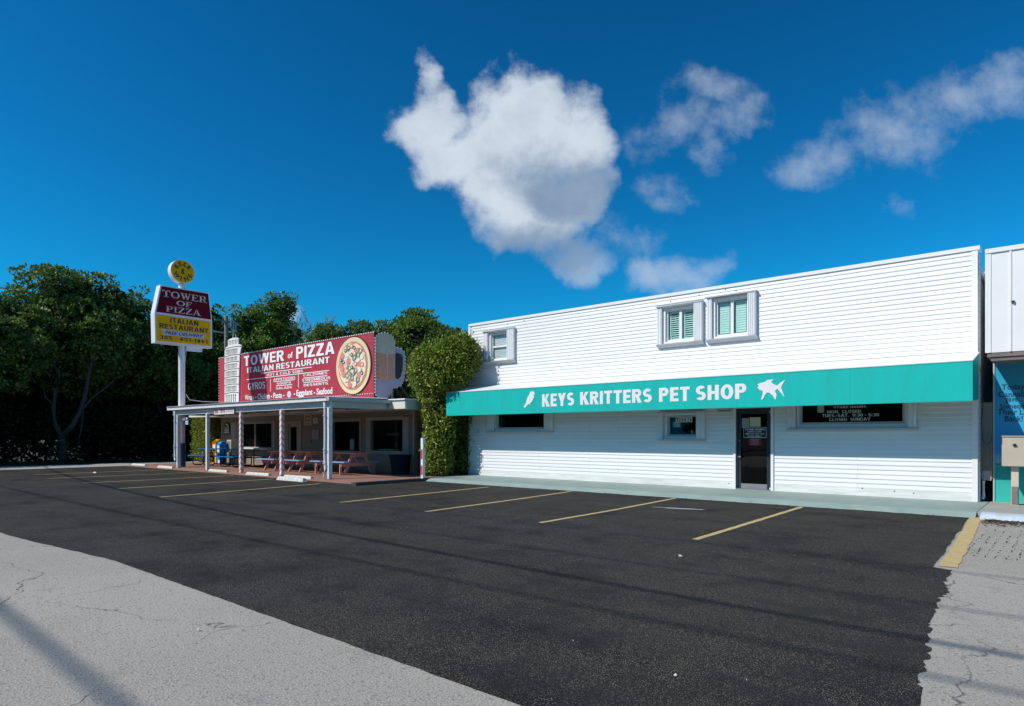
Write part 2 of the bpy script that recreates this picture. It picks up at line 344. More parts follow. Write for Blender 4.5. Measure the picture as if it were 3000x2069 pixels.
def ground_mats():
    # old pale asphalt
    def base(name):
        m = bpy.data.materials.new(name); m.use_nodes = True; nt = m.node_tree
        return m, nt.nodes, nt.links, nt.nodes['Principled BSDF']
    def noise(N, L, vec, s, det=3, rough=.5):
        n = N.new('ShaderNodeTexNoise'); n.inputs['Scale'].default_value = s; n.inputs['Detail'].default_value = det; n.inputs['Roughness'].default_value = rough; L.new(vec, n.inputs['Vector']); return n.outputs['Fac']
    def mr(N, L, v, a, b, c=0, d=1):
        n = N.new('ShaderNodeMapRange'); n.inputs['From Min'].default_value = a; n.inputs['From Max'].default_value = b; n.inputs['To Min'].default_value = c; n.inputs['To Max'].default_value = d; L.new(v, n.inputs[0]); return n.outputs[0]
    def mix(N, L, f, A, B, bt='MIX'):
        n = N.new('ShaderNodeMix'); n.data_type = 'RGBA'; n.blend_type = bt
        if isinstance(f, float): n.inputs['Factor'].default_value = f
        else: L.new(f, n.inputs['Factor'])
        for k, v in (('A', A), ('B', B)):
            if isinstance(v, tuple): n.inputs[k].default_value = v
            else: L.new(v, n.inputs[k])
        return n.outputs['Result']
    def mth(N, L, op, a, b):
        n = N.new('ShaderNodeMath'); n.operation = op
        for i, v in enumerate((a, b)):
            if isinstance(v, (int, float)): n.inputs[i].default_value = v
            else: L.new(v, n.inputs[i])
        return n.outputs[0]
    # --- pale
    m, N, L, b = base('old_pale_asphalt'); g = N.new('ShaderNodeNewGeometry').outputs['Position']
    c = mix(N, L, mr(N, L, noise(N, L, g, .35, 5), .35, .65), (.395,.360,.312,1), (.33,.300,.258,1))
    v = N.new('ShaderNodeTexVoronoi'); v.inputs['Scale'].default_value = 55; L.new(g, v.inputs['Vector'])
    c = mix(N, L, mr(N, L, v.outputs['Distance'], .6, .95), c, (.17,.165,.155,1))
    c = mix(N, L, mr(N, L, noise(N, L, g, 90, 2), .56, .66), c, (.55,.54,.52,1))
    c = mix(N, L, mr(N, L, noise(N, L, g, 140, 2), .57, .66), c, (.17,.165,.155,1))
    c = mix(N, L, mth(N, L, 'MULTIPLY', mr(N, L, noise(N, L, g, 1.1, 6, .7), .58, .72), .45), c, (.13,.13,.13,1))
    # cracks
    ofs = N.new('ShaderNodeVectorMath'); ofs.operation = 'MULTIPLY_ADD'
    nn = N.new('ShaderNodeTexNoise'); nn.inputs['Scale'].default_value = 1.7; nn.inputs['Detail'].default_value = 8; L.new(g, nn.inputs['Vector'])
    L.new(nn.outputs['Color'], ofs.inputs[0]); ofs.inputs[1].default_value = (.8,.8,0); L.new(g, ofs.inputs[2])
    vc = N.new('ShaderNodeTexVoronoi'); vc.feature = 'DISTANCE_TO_EDGE'; vc.inputs['Scale'].default_value = .42; L.new(ofs.outputs[0], vc.inputs['Vector'])
    crack = mth(N, L, 'MULTIPLY', mr(N, L, vc.outputs['Distance'], .0008, .0042, .8, 0), mr(N, L, noise(N, L, g, .8, 2), .42, .55))
    c = mix(N, L, crack, c, (.05,.05,.05,1))
    L.new(c, b.inputs['Base Color']); b.inputs['Roughness'].default_value = .85; b.inputs['Specular IOR Level'].default_value = .3
    bp = N.new('ShaderNodeBump'); bp.inputs['Strength'].default_value = .5; bp.inputs['Distance'].default_value = .006
    L.new(mth(N, L, 'SUBTRACT', v.outputs['Distance'], crack), bp.inputs['Height']); L.new(bp.outputs[0], b.inputs['Normal'])
    # --- sealed
    s, N, L, b = base('sealed_black_asphalt'); g = N.new('ShaderNodeNewGeometry').outputs['Position']
    wear = mr(N, L, noise(N, L, g, .5, 6, .6), .38, .66)
    mp = N.new('ShaderNodeMapping'); mp.inputs['Scale'].default_value = (.25, 1.1, 1); L.new(g, mp.inputs[0])
    streak = mr(N, L, noise(N, L, mp.outputs[0], 1.0, 5, .6), .4, .7)
    c = mix(N, L, wear, (.0085,.0081,.0077,1), (.0290,.0255,.0220,1))
    c = mix(N, L, mth(N, L, 'MULTIPLY', mr(N, L, noise(N, L, g, .22, 6, .65), .45, .7), .75), c, (.0085,.0080,.0075,1))
    c = mix(N, L, mth(N, L, 'MULTIPLY', streak, .7), c, (.030,.027,.024,1))
    v = N.new('ShaderNodeTexVoronoi'); v.inputs['Scale'].default_value = 82; L.new(g, v.inputs['Vector'])
    rs = N.new('ShaderNodeSeparateColor'); L.new(v.outputs['Color'], rs.inputs[0])
    spk = mth(N, L, 'MULTIPLY', mr(N, L, v.outputs['Distance'], .22, .34, 1, 0), mr(N, L, rs.outputs[0], .38, .60))
    dens = mr(N, L, mth(N, L, 'ADD', noise(N, L, g, 1.3, 5, .7), mth(N, L, 'MULTIPLY', wear, .12)), .36, .58)
    c = mix(N, L, mth(N, L, 'MULTIPLY', spk, dens), c, (.29,.25,.195,1))
    v2 = N.new('ShaderNodeTexVoronoi'); v2.inputs['Scale'].default_value = 95; L.new(g, v2.inputs['Vector'])
    rs2 = N.new('ShaderNodeSeparateColor'); L.new(v2.outputs['Color'], rs2.inputs[0])
    spk2 = mth(N, L, 'MULTIPLY', mr(N, L, v2.outputs['Distance'], .25, .4, 1, 0), mr(N, L, rs2.outputs[1], .35, .6))
    c = mix(N, L, mth(N, L, 'MULTIPLY', mth(N, L, 'MULTIPLY', spk2, .8), mr(N, L, dens, 0, 1, .25, 1)), c, (.15,.135,.115,1))
    # pale scuffs
    c = mix(N, L, mth(N, L, 'MULTIPLY', mr(N, L, noise(N, L, mp.outputs[0], 2.6, 8, .75), .64, .76), .5), c, (.12,.12,.12,1))
    L.new(c, b.inputs['Base Color']); b.inputs['Roughness'].default_value = .8; b.inputs['Specular IOR Level'].default_value = .18
    bp = N.new('ShaderNodeBump'); bp.inputs['Strength'].default_value = .45; bp.inputs['Distance'].default_value = .008
    L.new(v.outputs['Distance'], bp.inputs['Height']); L.new(bp.outputs[0], b.inputs['Normal'])
    # --- soil
    e, N, L, b = base('dark_soil'); g = N.new('ShaderNodeNewGeometry').outputs['Position']
    c = mix(N, L, noise(N, L, g, 2, 6), (.03,.035,.02,1), (.07,.075,.04,1)); L.new(c, b.inputs['Base Color']); b.inputs['Roughness'].default_value = 1
    # --- concrete
    k, N, L, b = base('pale_concrete'); g = N.new('ShaderNodeNewGeometry').outputs['Position']
    c = mix(N, L, noise(N, L, g, 1.5, 6), (.40,.39,.36,1), (.28,.27,.25,1)); L.new(c, b.inputs['Base Color']); b.inputs['Roughness'].default_value = .9
    return m, s, e, k
PALE, SEALED, SOIL, CONC = ground_mats()

# ------------------------------------------------------------------ lettering
def text2d(body, bold=.0, spacing=1.0, shear=0):
    cu = bpy.data.curves.new('t', 'FONT'); cu.body = body;  cu.space_character = spacing; cu.shear = shear; cu.resolution_u = 3; cu.align_x = 'LEFT'
    ob = bpy.data.objects.new('t', cu); me = ob.to_mesh()
    v = np.array([p.co[:2] for p in me.vertices]); f = [tuple(p.vertices) for p in me.polygons]
    if bold > 0:   # heavier strokes: the glyphs stamped a few times, each stamp a hair behind the other
        b = bold; vs, fs = [], []
        for k, (dx, dy) in enumerate(((0,0),(b,0),(-b,0),(0,b*.8),(0,-b*.8),(b*.7,b*.6),(-b*.7,b*.6),(b*.7,-b*.6),(-b*.7,-b*.6))):
            fs += [tuple(i+len(v)*k for i in q) for q in f]; vs.append(np.c_[v+[dx, dy], np.full(len(v), .0003*k)])
        v, f = np.concatenate(vs), fs
    ob.to_mesh_clear(); bpy.data.objects.remove(ob); bpy.data.curves.remove(cu)
    return v, f
def place2d(v, f, box, plane, at, name, m, parent, slope=0, **t):
    a0, a1, z0, z1 = box; mn, mx_ = v[:, :2].min(0), v[:, :2].max(0)
    u = (v[:, :2]-mn)/(mx_-mn)
    A = a0+u[:, 0]*(a1-a0); Z = z0+u[:, 1]*(z1-z0)+slope*(u[:, 0]-.5)
    mb = MB()
    dd = v[:, 2] if v.shape[1] > 2 else np.zeros(len(v))
    if plane == 'y': vs = [(x, at+q, z) for x, z, q in zip(A, Z, dd)]
    else: vs = [(at-q, x, z) for x, z, q in zip(A, Z, dd)]
    mb.add(vs, f)
    o = mb.build(name, m, parent)
    if t: tag(o, t.get('label'), t.get('cat'), t.get('group'), t.get('kind'))
    return o
BLOCKSET = set('ABCDEFGHIKLMNOPRSTUVWYZ01345669-.:& ')
def text(body, box, plane, at, m, parent, bold=.0, name='lettering', spacing=1.0, slope=0, shear=0, **t):
    if set(body) <= BLOCKSET and not shear: return btext(body, box, plane, at, m, parent, t.get('t', .15+bold*1.6), name, .10+(spacing-1)*.6, slope)
    v, f = text2d(body, bold, spacing, shear)
    return place2d(v, f, box, plane, at, name, m, parent, slope, **t)
# heavy grotesque capitals and figures drawn as flat strokes; overlapping strokes sit a hair apart in depth
def block_word(word, t=.2, gap=.10):
    V, Fc = [], []; h = t*.86; cnt = [0]
    def P(ps, x):
        d = .00025*(cnt[0] % 14); cnt[0] += 1
        b = len(V); V.extend([(x+p[0], p[1], d) for p in ps]); Fc.append(tuple(range(b, b+len(ps))))
    def Q(x0, y0, x1, y1, x): P([(x0,y0),(x1,y0),(x1,y1),(x0,y1)], x)
    def A(cx, cy, rx, ry, a0, a1, x):
        n = max(4, int(abs(a1-a0)/18)); d = .00025*(cnt[0] % 14); cnt[0] += 1; b = len(V); hh = min(h, ry*.95); tt = min(t, rx*.95)
        for i in range(n+1):
            q = R(a0+(a1-a0)*i/n); c, s_ = math.cos(q), math.sin(q)
            V.append((x+cx+rx*c, cy+ry*s_, d)); V.append((x+cx+(rx-tt)*c, cy+(ry-hh)*s_, d))
        for i in range(n): Fc.append((b+2*i, b+2*i+2, b+2*i+3, b+2*i+1))
    def bowl(w, y0, y1, x):
        r = min((y1-y0)/2*.85, w*.55); m = (y0+y1)/2; Q(t*.8, y1-h, w-r, y1, x); Q(t*.8, y0, w-r, y0+h, x); A(w-r, m, r, (y1-y0)/2, -90, 90, x)
    x = 0
    for ch in word:
        w = .64
        if ch == ' ': x += .34; continue
        if ch in 'BDEFHKLMNPR': Q(0,0,t,1,x)
        if ch == 'A': w = .78; P([(0,0),(t*1.08,0),(w/2+t*.12,.86),(w/2+t*.3,1),(w/2-t*.56,1)],x); P([(w,0),(w-t*1.08,0),(w/2-t*.12,.86),(w/2-t*.3,1),(w/2+t*.56,1)],x); Q(w*.24,.2,w*.76,.2+h,x)
        elif ch == 'B': bowl(w,.47,1,x); bowl(w+.02,0,.53,x)
        elif ch == 'C': w = .68; A(w/2,.5,w/2,.5,38,322,x)
        elif ch == 'D': w = .68; bowl(w,0,1,x)
        elif ch in 'EF':
            w = .56; Q(t,1-h,w,1,x); Q(t,.5-h/2,w*.93,.5+h/2,x)
            if ch == 'E': Q(t,0,w,h,x)
        elif ch == 'G': w = .70; A(w/2,.5,w/2,.5,40,330,x); Q(w*.52,.38,w,.38+h,x); Q(w-t*.9,.02,w,.40,x)
        elif ch == 'H': w = .68; Q(w-t,0,w,1,x); Q(t,.5-h/2,w-t,.5+h/2,x)
        elif ch == 'I': w = t; Q(0,0,t,1,x)
        elif ch == 'K': w = .70; P([(t*.9,.30),(t*.9,.60),(w-t*1.2,1),(w,1)],x); P([(w*.34,.50),(w*.58,.68),(w+.03,0),(w-t*1.2,0)],x)
        elif ch == 'L': w = .54; Q(t,0,w,h,x)
        elif ch == 'M': w = .86; Q(w-t,0,w,1,x); P([(t*.5,1),(t*1.2,1),(w/2+t*.35,.08),(w/2-t*.35,.08)],x); P([(w-t*.5,1),(w-t*1.2,1),(w/2-t*.35,.08),(w/2+t*.35,.08)],x)
        elif ch == 'N': w = .70; Q(w-t,0,w,1,x); P([(0,1),(t*1.05,1),(w,0),(w-t*1.05,0)],x)
        elif ch in 'O0': w = .74 if ch == 'O' else .58; A(w/2,.5,w/2,.5,0,360,x)
        elif ch == 'P': bowl(w,.40,1,x)
        elif ch == 'R': w = .68; bowl(w-.02,.43,1,x); P([(w*.36,.50),(w*.68,.50),(w+.02,0),(w-t*1.15,0)],x)
        elif ch in 'S3': a_ = (1.5-h/2)/2; b_ = (.5+h/2)/2; w = .62; A(w/2,a_,w/2,1-a_,35 if ch == 'S' else 150,270 if ch == 'S' else -90,x); A(w/2,b_,w/2,b_,90,-148,x)
        elif ch == 'T': w = .62; Q(0,1-h,w,1,x); Q(w/2-t/2,0,w/2+t/2,1-h,x)
        elif ch == 'U': w = .68; Q(0,.33,t,1,x); Q(w-t,.33,w,1,x); A(w/2,.34,w/2,.34,180,360,x)
        elif ch == 'V': w = .74; P([(0,1),(t*1.1,1),(w/2+t*.4,0),(w/2-t*.5,0)],x); P([(w,1),(w-t*1.1,1),(w/2-t*.4,0),(w/2+t*.5,0)],x)
        elif ch == 'W':
            w = 1.04; q = w/4
            for k in (0,1): o = k*2*q; P([(o,1),(o+t,1),(o+q+t*.35,0),(o+q-t*.45,0)],x); P([(o+2*q,1) if k else (o+2*q+t*.35,1),(o+2*q-t+(.0 if k else t*.35),1),(o+q-t*.35,0),(o+q+t*.45,0)],x)
        elif ch == 'Y': w = .72; P([(0,1),(t*1.15,1),(w/2+t*.5,.42),(w/2-t*.5,.36)],x); P([(w,1),(w-t*1.15,1),(w/2-t*.5,.42),(w/2+t*.5,.36)],x); Q(w/2-t/2,0,w/2+t/2,.42,x)
        elif ch == 'Z': w = .64; Q(0,1-h,w,1,x); Q(0,0,w,h,x); P([(0,h*.8),(t*1.25,h*.8),(w,1-h*.8),(w-t*1.25,1-h*.8)],x)
        elif ch == '1': w = .36; Q(w-t,0,w,1,x); P([(0,.72),(0,.84),(w-t,1),(w-t,.80)],x)
        elif ch == '4': w = .62; Q(w-t*1.6,0,w-t*.6,1,x); Q(0,.22,w,.22+h,x); P([(0,.30),(t*.9,.30),(w-t*1.0,1),(w-t*1.6,1)],x)
        elif ch == '5': w = .60; Q(.04,1-h,w-.03,1,x); Q(.04,.48,.04+t*.85,1-h,x); A(w/2,.32,w/2,.32,140,-150,x)
        elif ch == '6': w = .60; A(w/2,.31,w/2,.31,0,360,x); A(w/2,.5,w/2,.5,55,190,x)
        elif ch == '9': w = .60; A(w/2,.69,w/2,.31,0,360,x); A(w/2,.5,w/2,.5,-125,10,x)
        elif ch == '-': w = .30; Q(0,.38,w,.38+h,x)
        elif ch == '.': w = t; Q(0,0,t,t,x)
        elif ch == ':': w = t; Q(0,.1,t,.1+t,x); Q(0,.6,t,.6+t,x)
        elif ch == '&': w = .66; A(w*.45,.76,w*.28,.24,0,360,x); A(w*.42,.28,w*.42,.28,60,330,x); P([(w*.1,.62),(w*.38,.62),(w+.02,0),(w-t*1.2,0)],x)
        x += w+gap
    return np.array(V), Fc
def btext(body, box, plane, at, m, parent, t=.2, name='lettering', gap=.10, slope=0):
    v, f = block_word(body, t, gap); return place2d(v, f, box, plane, at, name, m, parent, slope)
# slab-serif capitals drawn as flat polygons on a 0..1 high grid
def serif_word(word):
    V = []; Fc = []
    def poly(ps, x): b = len(V); V.extend([(x+p[0], p[1]) for p in ps]); Fc.append(tuple(range(b, b+len(ps))))
    def rect(x0, y0, x1, y1, x): poly([(x0,y0),(x1,y0),(x1,y1),(x0,y1)], x)
    def ring(cx, cy, rx, ry, tx, ty, a0, a1, x, n=16):
        for i in range(n):
            p, q = R(a0+(a1-a0)*i/n), R(a0+(a1-a0)*(i+1)/n)
            poly([(cx+rx*math.cos(p), cy+ry*math.sin(p)), (cx+rx*math.cos(q), cy+ry*math.sin(q)),
                  (cx+(rx-tx)*math.cos(q), cy+(ry-ty)*math.sin(q)), (cx+(rx-tx)*math.cos(p), cy+(ry-ty)*math.sin(p))], x)
    x = 0
    for ch in word:
        if ch == 'T': rect(.36,0,.56,1,x); rect(0,.88,.92,1,x); rect(0,.68,.06,.9,x); rect(.86,.68,.92,.9,x); rect(.2,0,.72,.07,x); w = .95
        elif ch == 'O': ring(.5,.5,.5,.5,.2,.1,0,360,x,28); w = 1.02
        elif ch == 'W':
            poly([(.08,1),(.3,1),(.5,0),(.36,0)],x); poly([(.36,0),(.46,0),(.72,1),(.64,1)],x); poly([(.5,1),(.72,1),(.92,0),(.78,0)],x); poly([(.8,0),(.9,0),(1.16,1),(1.08,1)],x)
            rect(0,.93,.4,1,x); rect(.46,.93,.8,1,x); rect(.95,.93,1.26,1,x); w = 1.26
        elif ch in 'EF':
            rect(.1,0,.3,1,x); rect(0,.92,.75,1,x); rect(.69,.72,.75,.93,x); rect(.3,.47,.55,.55,x); rect(.5,.38,.56,.64,x)
            if ch == 'E': rect(0,0,.78,.08,x); rect(.72,.08,.78,.28,x)
            else: rect(0,0,.42,.07,x)
            w = .86
        elif ch in 'RP':
            rect(.1,0,.3,1,x); rect(0,.93,.4,1,x); rect(0,0,.42,.07,x); rect(.3,.92,.5,1,x); rect(.3,.42,.5,.5,x); ring(.48,.71,.32,.29,.18,.08,-90,90,x,12)
            if ch == 'R': poly([(.42,.46),(.6,.46),(.9,0),(.68,0)],x); rect(.68,0,.98,.07,x); w = 1.0
            else: w = .88
        elif ch == 'I': rect(.12,0,.32,1,x); rect(0,.93,.44,1,x); rect(0,0,.44,.07,x); w = .5
        elif ch == 'Z': rect(.05,.92,.8,1,x); rect(.05,.72,.11,.93,x); rect(0,0,.82,.08,x); rect(.76,.08,.82,.28,x); poly([(0,.07),(.22,.07),(.8,.93),(.56,.93)],x); w = .88
        elif ch == 'A': poly([(.42,1),(.56,1),(.94,0),(.7,0)],x); poly([(.42,1),(.48,.9),(.18,0),(.1,0)],x); rect(.26,.28,.7,.35,x); rect(0,0,.3,.07,x); rect(.62,0,1.02,.07,x); w = 1.04
        x += w+.04
    return np.array(V), Fc

# ------------------------------------------------------------------ ground, parking lot, walks
def sheet(name, pts, z, m, **t):
    mb = MB(); mb.add([(x, y, z) for x, y in pts], [tuple(range(len(pts)))]); return mb.build(name, m, None, **t)
sheet('ground', [(-1500,-1500),(1500,-1500),(1500,1500),(-1500,1500)], -.30, SOIL, kind='structure')
sheet('old_pavement', [(-42.3,-14),(60,-14),(60,40),(-1.0,40),(-1.0,24),(-42.3,24)], 0, PALE, kind='structure')
sheet('highway', [(-1500,-30),(1500,-30),(1500,-17),(-1500,-17)], -.02, SEALED, kind='structure')
from mathutils import noise as mnoise
def ragged(p, q, amp, step):
    p, q = Vector(p), Vector(q); L_ = (q-p).length; n = max(2, int(L_/step)); d = (q-p).normalized(); s_ = Vector((-d.y, d.x)); o = []
    for i in range(n):
        t_ = i/n; w = p.lerp(q, t_); k = Vector((w.x*1.3, w.y*1.3, 0))
        e = amp*(1.1*mnoise.noise(k)+1.0*mnoise.noise(k*4.3)+.8*mnoise.noise(k*11.7)+.5*mnoise.noise(k*29))*min(1, 4*t_, 4*(1-t_)+.3)
        o.append(w+s_*e)
    return [tuple(v) for v in o]
pl = []
pl += ragged((-37.8,2.6),(-13,2.72),.02,.5)+ragged((-13,2.72),(-9.3,3.05),.025,.15)+ragged((-9.3,3.05),(-2.5,2.98),.012,.06)+ragged((-2.5,2.98),(-.55,3.0),.012,.06)
pl += ragged((-.55,3.0),(-.69,4.5),.02,.035)+ragged((-.69,4.5),(-.94,6.7),.045,.05)+ragged((-.94,6.7),(-1.09,9.3),.06,.06)+ragged((-1.09,9.3),(-1.3,9.4),.01,.05)+ragged((-1.3,9.4),(-1.55,15.6),.025,.15)
pl += [(-1.6,15.9),(-17.6,15.9),(-17.7,13.4),(-36.9,13.4),(-37.4,13.6),(-38.2,13.2),(-38.0,9)]
bm = bmesh.new(); bm.faces.new([bm.verts.new((x, y, .004)) for x, y in pl]); bmesh.ops.triangulate(bm, faces=bm.faces)
me = bpy.data.meshes.new('parking_lot'); bm.to_mesh(me); bm.free(); me.materials.append(SEALED)
lot = bpy.data.objects.new('parking_lot', me); COL.objects.link(lot); WL[lot] = Vector((0,0,0)); tag(lot, kind='structure')
def stripe(pts, w, name='painted_line', m=LINEY, z=.0065, amp=.008, parent=lot, step=.12):
    rnd = random.Random(int(abs(pts[0][0])*100)); P = []
    for a, b in zip(pts, pts[1:]):
        n = max(2, int((Vector(b)-Vector(a)).length/step))
        P += [Vector(a).lerp(Vector(b), i/n) for i in range(n)]
    P.append(Vector(pts[-1])); l, r_ = [], []
    for i, p in enumerate(P):
        d = (P[min(i+1, len(P)-1)]-P[max(i-1, 0)]).normalized(); s = Vector((-d.y, d.x))
        l.append(p+s*(w/2+rnd.uniform(-amp, amp))); r_.append(p-s*(w/2+rnd.uniform(-amp, amp)))
    mb = MB(); n = len(P); mb.add([(v.x, v.y, z) for v in l]+[(v.x, v.y, z) for v in r_], [(i, i+1, n+i+1, n+i) for i in range(n-1)])
    return mb.build(name, m, parent)
for pts in ([(-13.34,9.22),(-13.55,12),(-13.83,15.0)], [(-10.34,9.27),(-10.6,12.4),(-10.93,15.35)], [(-7.43,9.46),(-7.5,12),(-7.72,15.4)], [(-4.42,9.48),(-4.5,11.9),(-4.63,15.4)],
            [(-18.04,6.98),(-18.5,9.6),(-19.05,12.4)], [(-21.86,7.25),(-22.2,10.3),(-22.4,12.6)], [(-25.38,7.39),(-25.4,10.4),(-25.6,12.7)], [(-29.0,7.3),(-29.0,10.5),(-29.1,12.8)], [(-32.3,7.6),(-32.4,12.9)]):
    stripe(pts, .105)
yl = stripe([(-1.45,15.6),(-1.28,12.4),(-1.16,9.5)], .19, name='wide_painted_line', amp=.012, z=.0068)
# pale paint spill and small scraps on the asphalt
mb = MB(); rnd = random.Random(5)
for cx, cy, w, h in ((-6.6,13.25,.42,.10),(-6.25,13.35,.3,.06),(-7.0,13.2,.25,.04)):
    k = [(cx+w*math.cos(a)*rnd.uniform(.6,1), cy+h*math.sin(a)*rnd.uniform(.5,1)+.1*w*math.cos(a), .0125+.001*cx) for a in [i*math.pi/7 for i in range(14)]]
    mb.add([(x, y, .0085+.0004*len(mb.f)) for x, y, _ in k], [tuple(range(14))])
mb.build('paint_spill', mat('pale_spilt_paint', (.55,.56,.58), .6, .3, 20), lot)
def scrap(x, y, s, label):
    mb = MB(); r2 = random.Random(int(x*100)); n = 9
    vs = [(x+s*math.cos(a)*r2.uniform(.5,1), y+s*.7*math.sin(a)*r2.uniform(.5,1), .012+r2.uniform(0,.35)*s) for a in [i*2*math.pi/n for i in range(n)]]
    mb.add(vs+[(x, y, .02+s*.4)], [(i, (i+1) % n, n) for i in range(n)]); mb.add([(a, b, .011) for a, b, c in vs], [tuple(range(n))])
    mb.build('paper_scrap', PAPER, None, label=label, cat='litter', group='paper scraps on the ground')
scrap(-31.6,9.6,.14,'white paper scrap far off on the asphalt near the parking lines')
scrap(-5.44,2.4,.022,'small white scrap on the pale pavement beside the dark asphalt edge')
scrap(-2.0,4.0,.02,'tiny white scrap on the dark asphalt nearest the camera')
scrap(-3.94,8.0,.035,'white scrap on the open asphalt in front of the nearest parking line')
# green-grey walk before the pet shop
mb = MB(); n = 60
edge = [(-17.35+(17.35-1.45)*i/n, random.Random(i).uniform(-.03,.03)) for i in range(n+1)]
top = [(x, 15.72+e*.3, .10) for x, e in edge]; bot = [(x, 15.50+e*1.2, .0) for x, e in edge]; back = [(x, 18.2, .11) for x, e in edge]
vs = top+bot+back; k = n+1
mb.add(vs, [(i, i+1, k+i+1, k+i) for i in range(n)]+[(i, 2*k+i, 2*k+i+1, i+1) for i in range(n)])
mb.add([top[0], bot[0], (back[0][0], back[0][1], 0), back[0]], [(0,1,2,3)]); mb.add([top[-1], bot[-1], (back[-1][0], back[-1][1], 0), back[-1]], [(3,2,1,0)])
mb.build('walkway', WALK, None, kind='structure')
# terracotta patio and its dark kerb
mb = MB(); mb.prism([(12.95,0),(13.55,.075),(18.2,.09),(18.2,-.1),(12.95,-.1)], 'x', -38.0, -17.6)
mb.build('patio', TERRA, None, kind='structure')
mb = MB(); mb.box(-17.6,-17.355,12.6,18.2,-.1,.102); mb.build('patio_kerb', KERBD, None, kind='structure')
# raised slab at the neighbour's door
mb = MB(); mb.box(-1.44,4,15.75,20,-.1,.10); mb.build('doorstep_slab', CONC, None, kind='structure')
mb = MB(); mb.prism([(15.28,-.1),(15.40,.085),(15.52,.115),(15.745,.112),(15.745,-.1)], 'x', -1.36, 4); mb.build('blue_kerb', mat('pale_blue_kerb_paint', (.50,.58,.70), .7, .3, 6, .5, 40, col2=(.40,.42,.42)), None, kind='structure')
# pale strip of side road on the far left
sheet('side_road', [(-42.2,-14),(-37.6,-14),(-37.9,13.3),(-38.1,24),(-42.2,24)], .004, CONC, kind='structure')

# ------------------------------------------------------------------ walls with openings
def wall_cells(x0, x1, z0, z1, holes):
    xs = sorted({x0, x1, *[h[0] for h in holes], *[h[1] for h in holes]}); zs = sorted({z0, z1, *[h[2] for h in holes], *[h[3] for h in holes]})
    xs = [x for x in xs if x0 <= x <= x1]; zs = [z for z in zs if z0 <= z <= z1]; out = []
    for a, b in zip(zs, zs[1:]):
        run = None
        for c, d in zip(xs, xs[1:]):
            mx_, mz = (c+d)/2, (a+b)/2
            if any(h[0] < mx_ < h[1] and h[2] < mz < h[3] for h in holes):
                if run: out.append((*run, a, b)); run = None
            else: run = (run[0], d) if run else (c, d)
        if run: out.append((*run, a, b))
    return out

# ------------------------------------------------------------------ pet shop
YW = 18.05
shop = thing('pet_shop', (-9.6, 18.05, .1), 'long two storey white clapboard shop with a teal awning across its front', 'building')
H_UL = (-16.50,-15.66,4.40,5.40); H_U1 = (-9.36,-8.41,4.42,5.40); H_U2 = (-7.80,-6.83,4.42,5.48)
H_LL = (-16.22,-13.98,1.84,2.62); H_SM = (-9.31,-8.34,1.57,2.22); H_BG = (-5.50,-3.06,1.88,2.74); H_DR = (-7.19,-6.22,.10,2.46)
HOLES = [H_UL, H_U1, H_U2, H_LL, H_SM, H_BG, H_DR]
mb = MB()
for a, b, c, d in wall_cells(-17.62,-1.68,.1,5.80,HOLES): mb.box(a, b, YW, YW+.14, c, d)
mb.build('front_wall', SIDING, shop)
mb = MB(); mb.box(-17.55,-17.40,18.20,27,.0,5.3); mb.box(-1.80,-1.66,18.20,27,.0,5.3); mb.box(-17.39,-1.81,26.8,27,.0,5.3); mb.build('side_wall', WHITE, shop)
mb = MB(); mb.box(-17.6,-1.60,18.21,27.3,5.31,5.45); mb.box(-1.598,-1.46,19.0,27.3,5.25,5.47); mb.build('roof', WHITE, shop)
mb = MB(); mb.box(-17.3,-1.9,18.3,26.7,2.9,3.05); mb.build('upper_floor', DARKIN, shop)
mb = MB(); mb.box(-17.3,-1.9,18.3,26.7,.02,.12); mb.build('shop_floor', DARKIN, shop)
mb = MB(); mb.box(-17.64,-1.60,YW-.045,YW+.30,5.79,5.88); mb.build('parapet_cap', TRIM, shop)
for x0, x1 in ((-17.66,-17.56),(-1.75,-1.64)):
    mb = MB(); mb.box(x0, x1, YW-.03, YW+.16, .10, 5.788); mb.build('corner_trim', TRIM, shop)
mb = MB(); mb.box(-1.64,-1.61,YW+.02,YW+.3,.1,5.7)
mb.build('side_trim', GREYTRIM, shop)
# dots of screws down the side trim
mb = MB()
for i in range(46): mb.box(-1.612,-1.604,YW+.03,YW+.045,.3+i*.12,.33+i*.12)
mb.build('screw_row', BLACK, shop, kind='stuff')
mb = MB(); mb.box(-17.56,-7.27,YW-.022,YW-.001,.10,.30); mb.box(-6.14,-1.75,YW-.022,YW-.001,.10,.30); mb.build('skirt_board', mat('scuffed_white_vinyl', (.79,.79,.79), .5, .3, 2.2, .15, 30, col2=(.60,.60,.58), stretch=(.6,1,5)), shop)
# clapboards: one object each, unit-length mesh shared
PITCH = .1145; rnd = random.Random(11)
bmx = MB(); bmx.add([(-.5,.0,0),(.5,.0,0),(-.5,-.018,0),(.5,-.018,0),(-.5,-.020,.016),(.5,-.020,.016),(-.5,-.004,PITCH+.008),(.5,-.004,PITCH+.008),(-.5,0,PITCH+.008),(.5,0,PITCH+.008)],
        [(0,1,3,2),(2,3,5,4),(4,5,7,6),(6,7,9,8),(0,2,4,6,8),(1,9,7,5,3)])
BM = bpy.data.meshes.new('clapboard'); BM.from_pydata(bmx.v, [], bmx.f); BM.materials.append(SIDING); BM.update()
frames = [(-16.83,-15.27,4.27,5.50), (-9.62,-8.12,4.30,5.50), (-8.04,-6.57,4.30,5.56), (-16.66,-13.56,1.72,2.8), (-9.56,-8.07,1.44,2.30), (-5.78,-2.79,1.76,2.85), (-7.27,-6.14,0,2.6)]
z = .302; row = 0
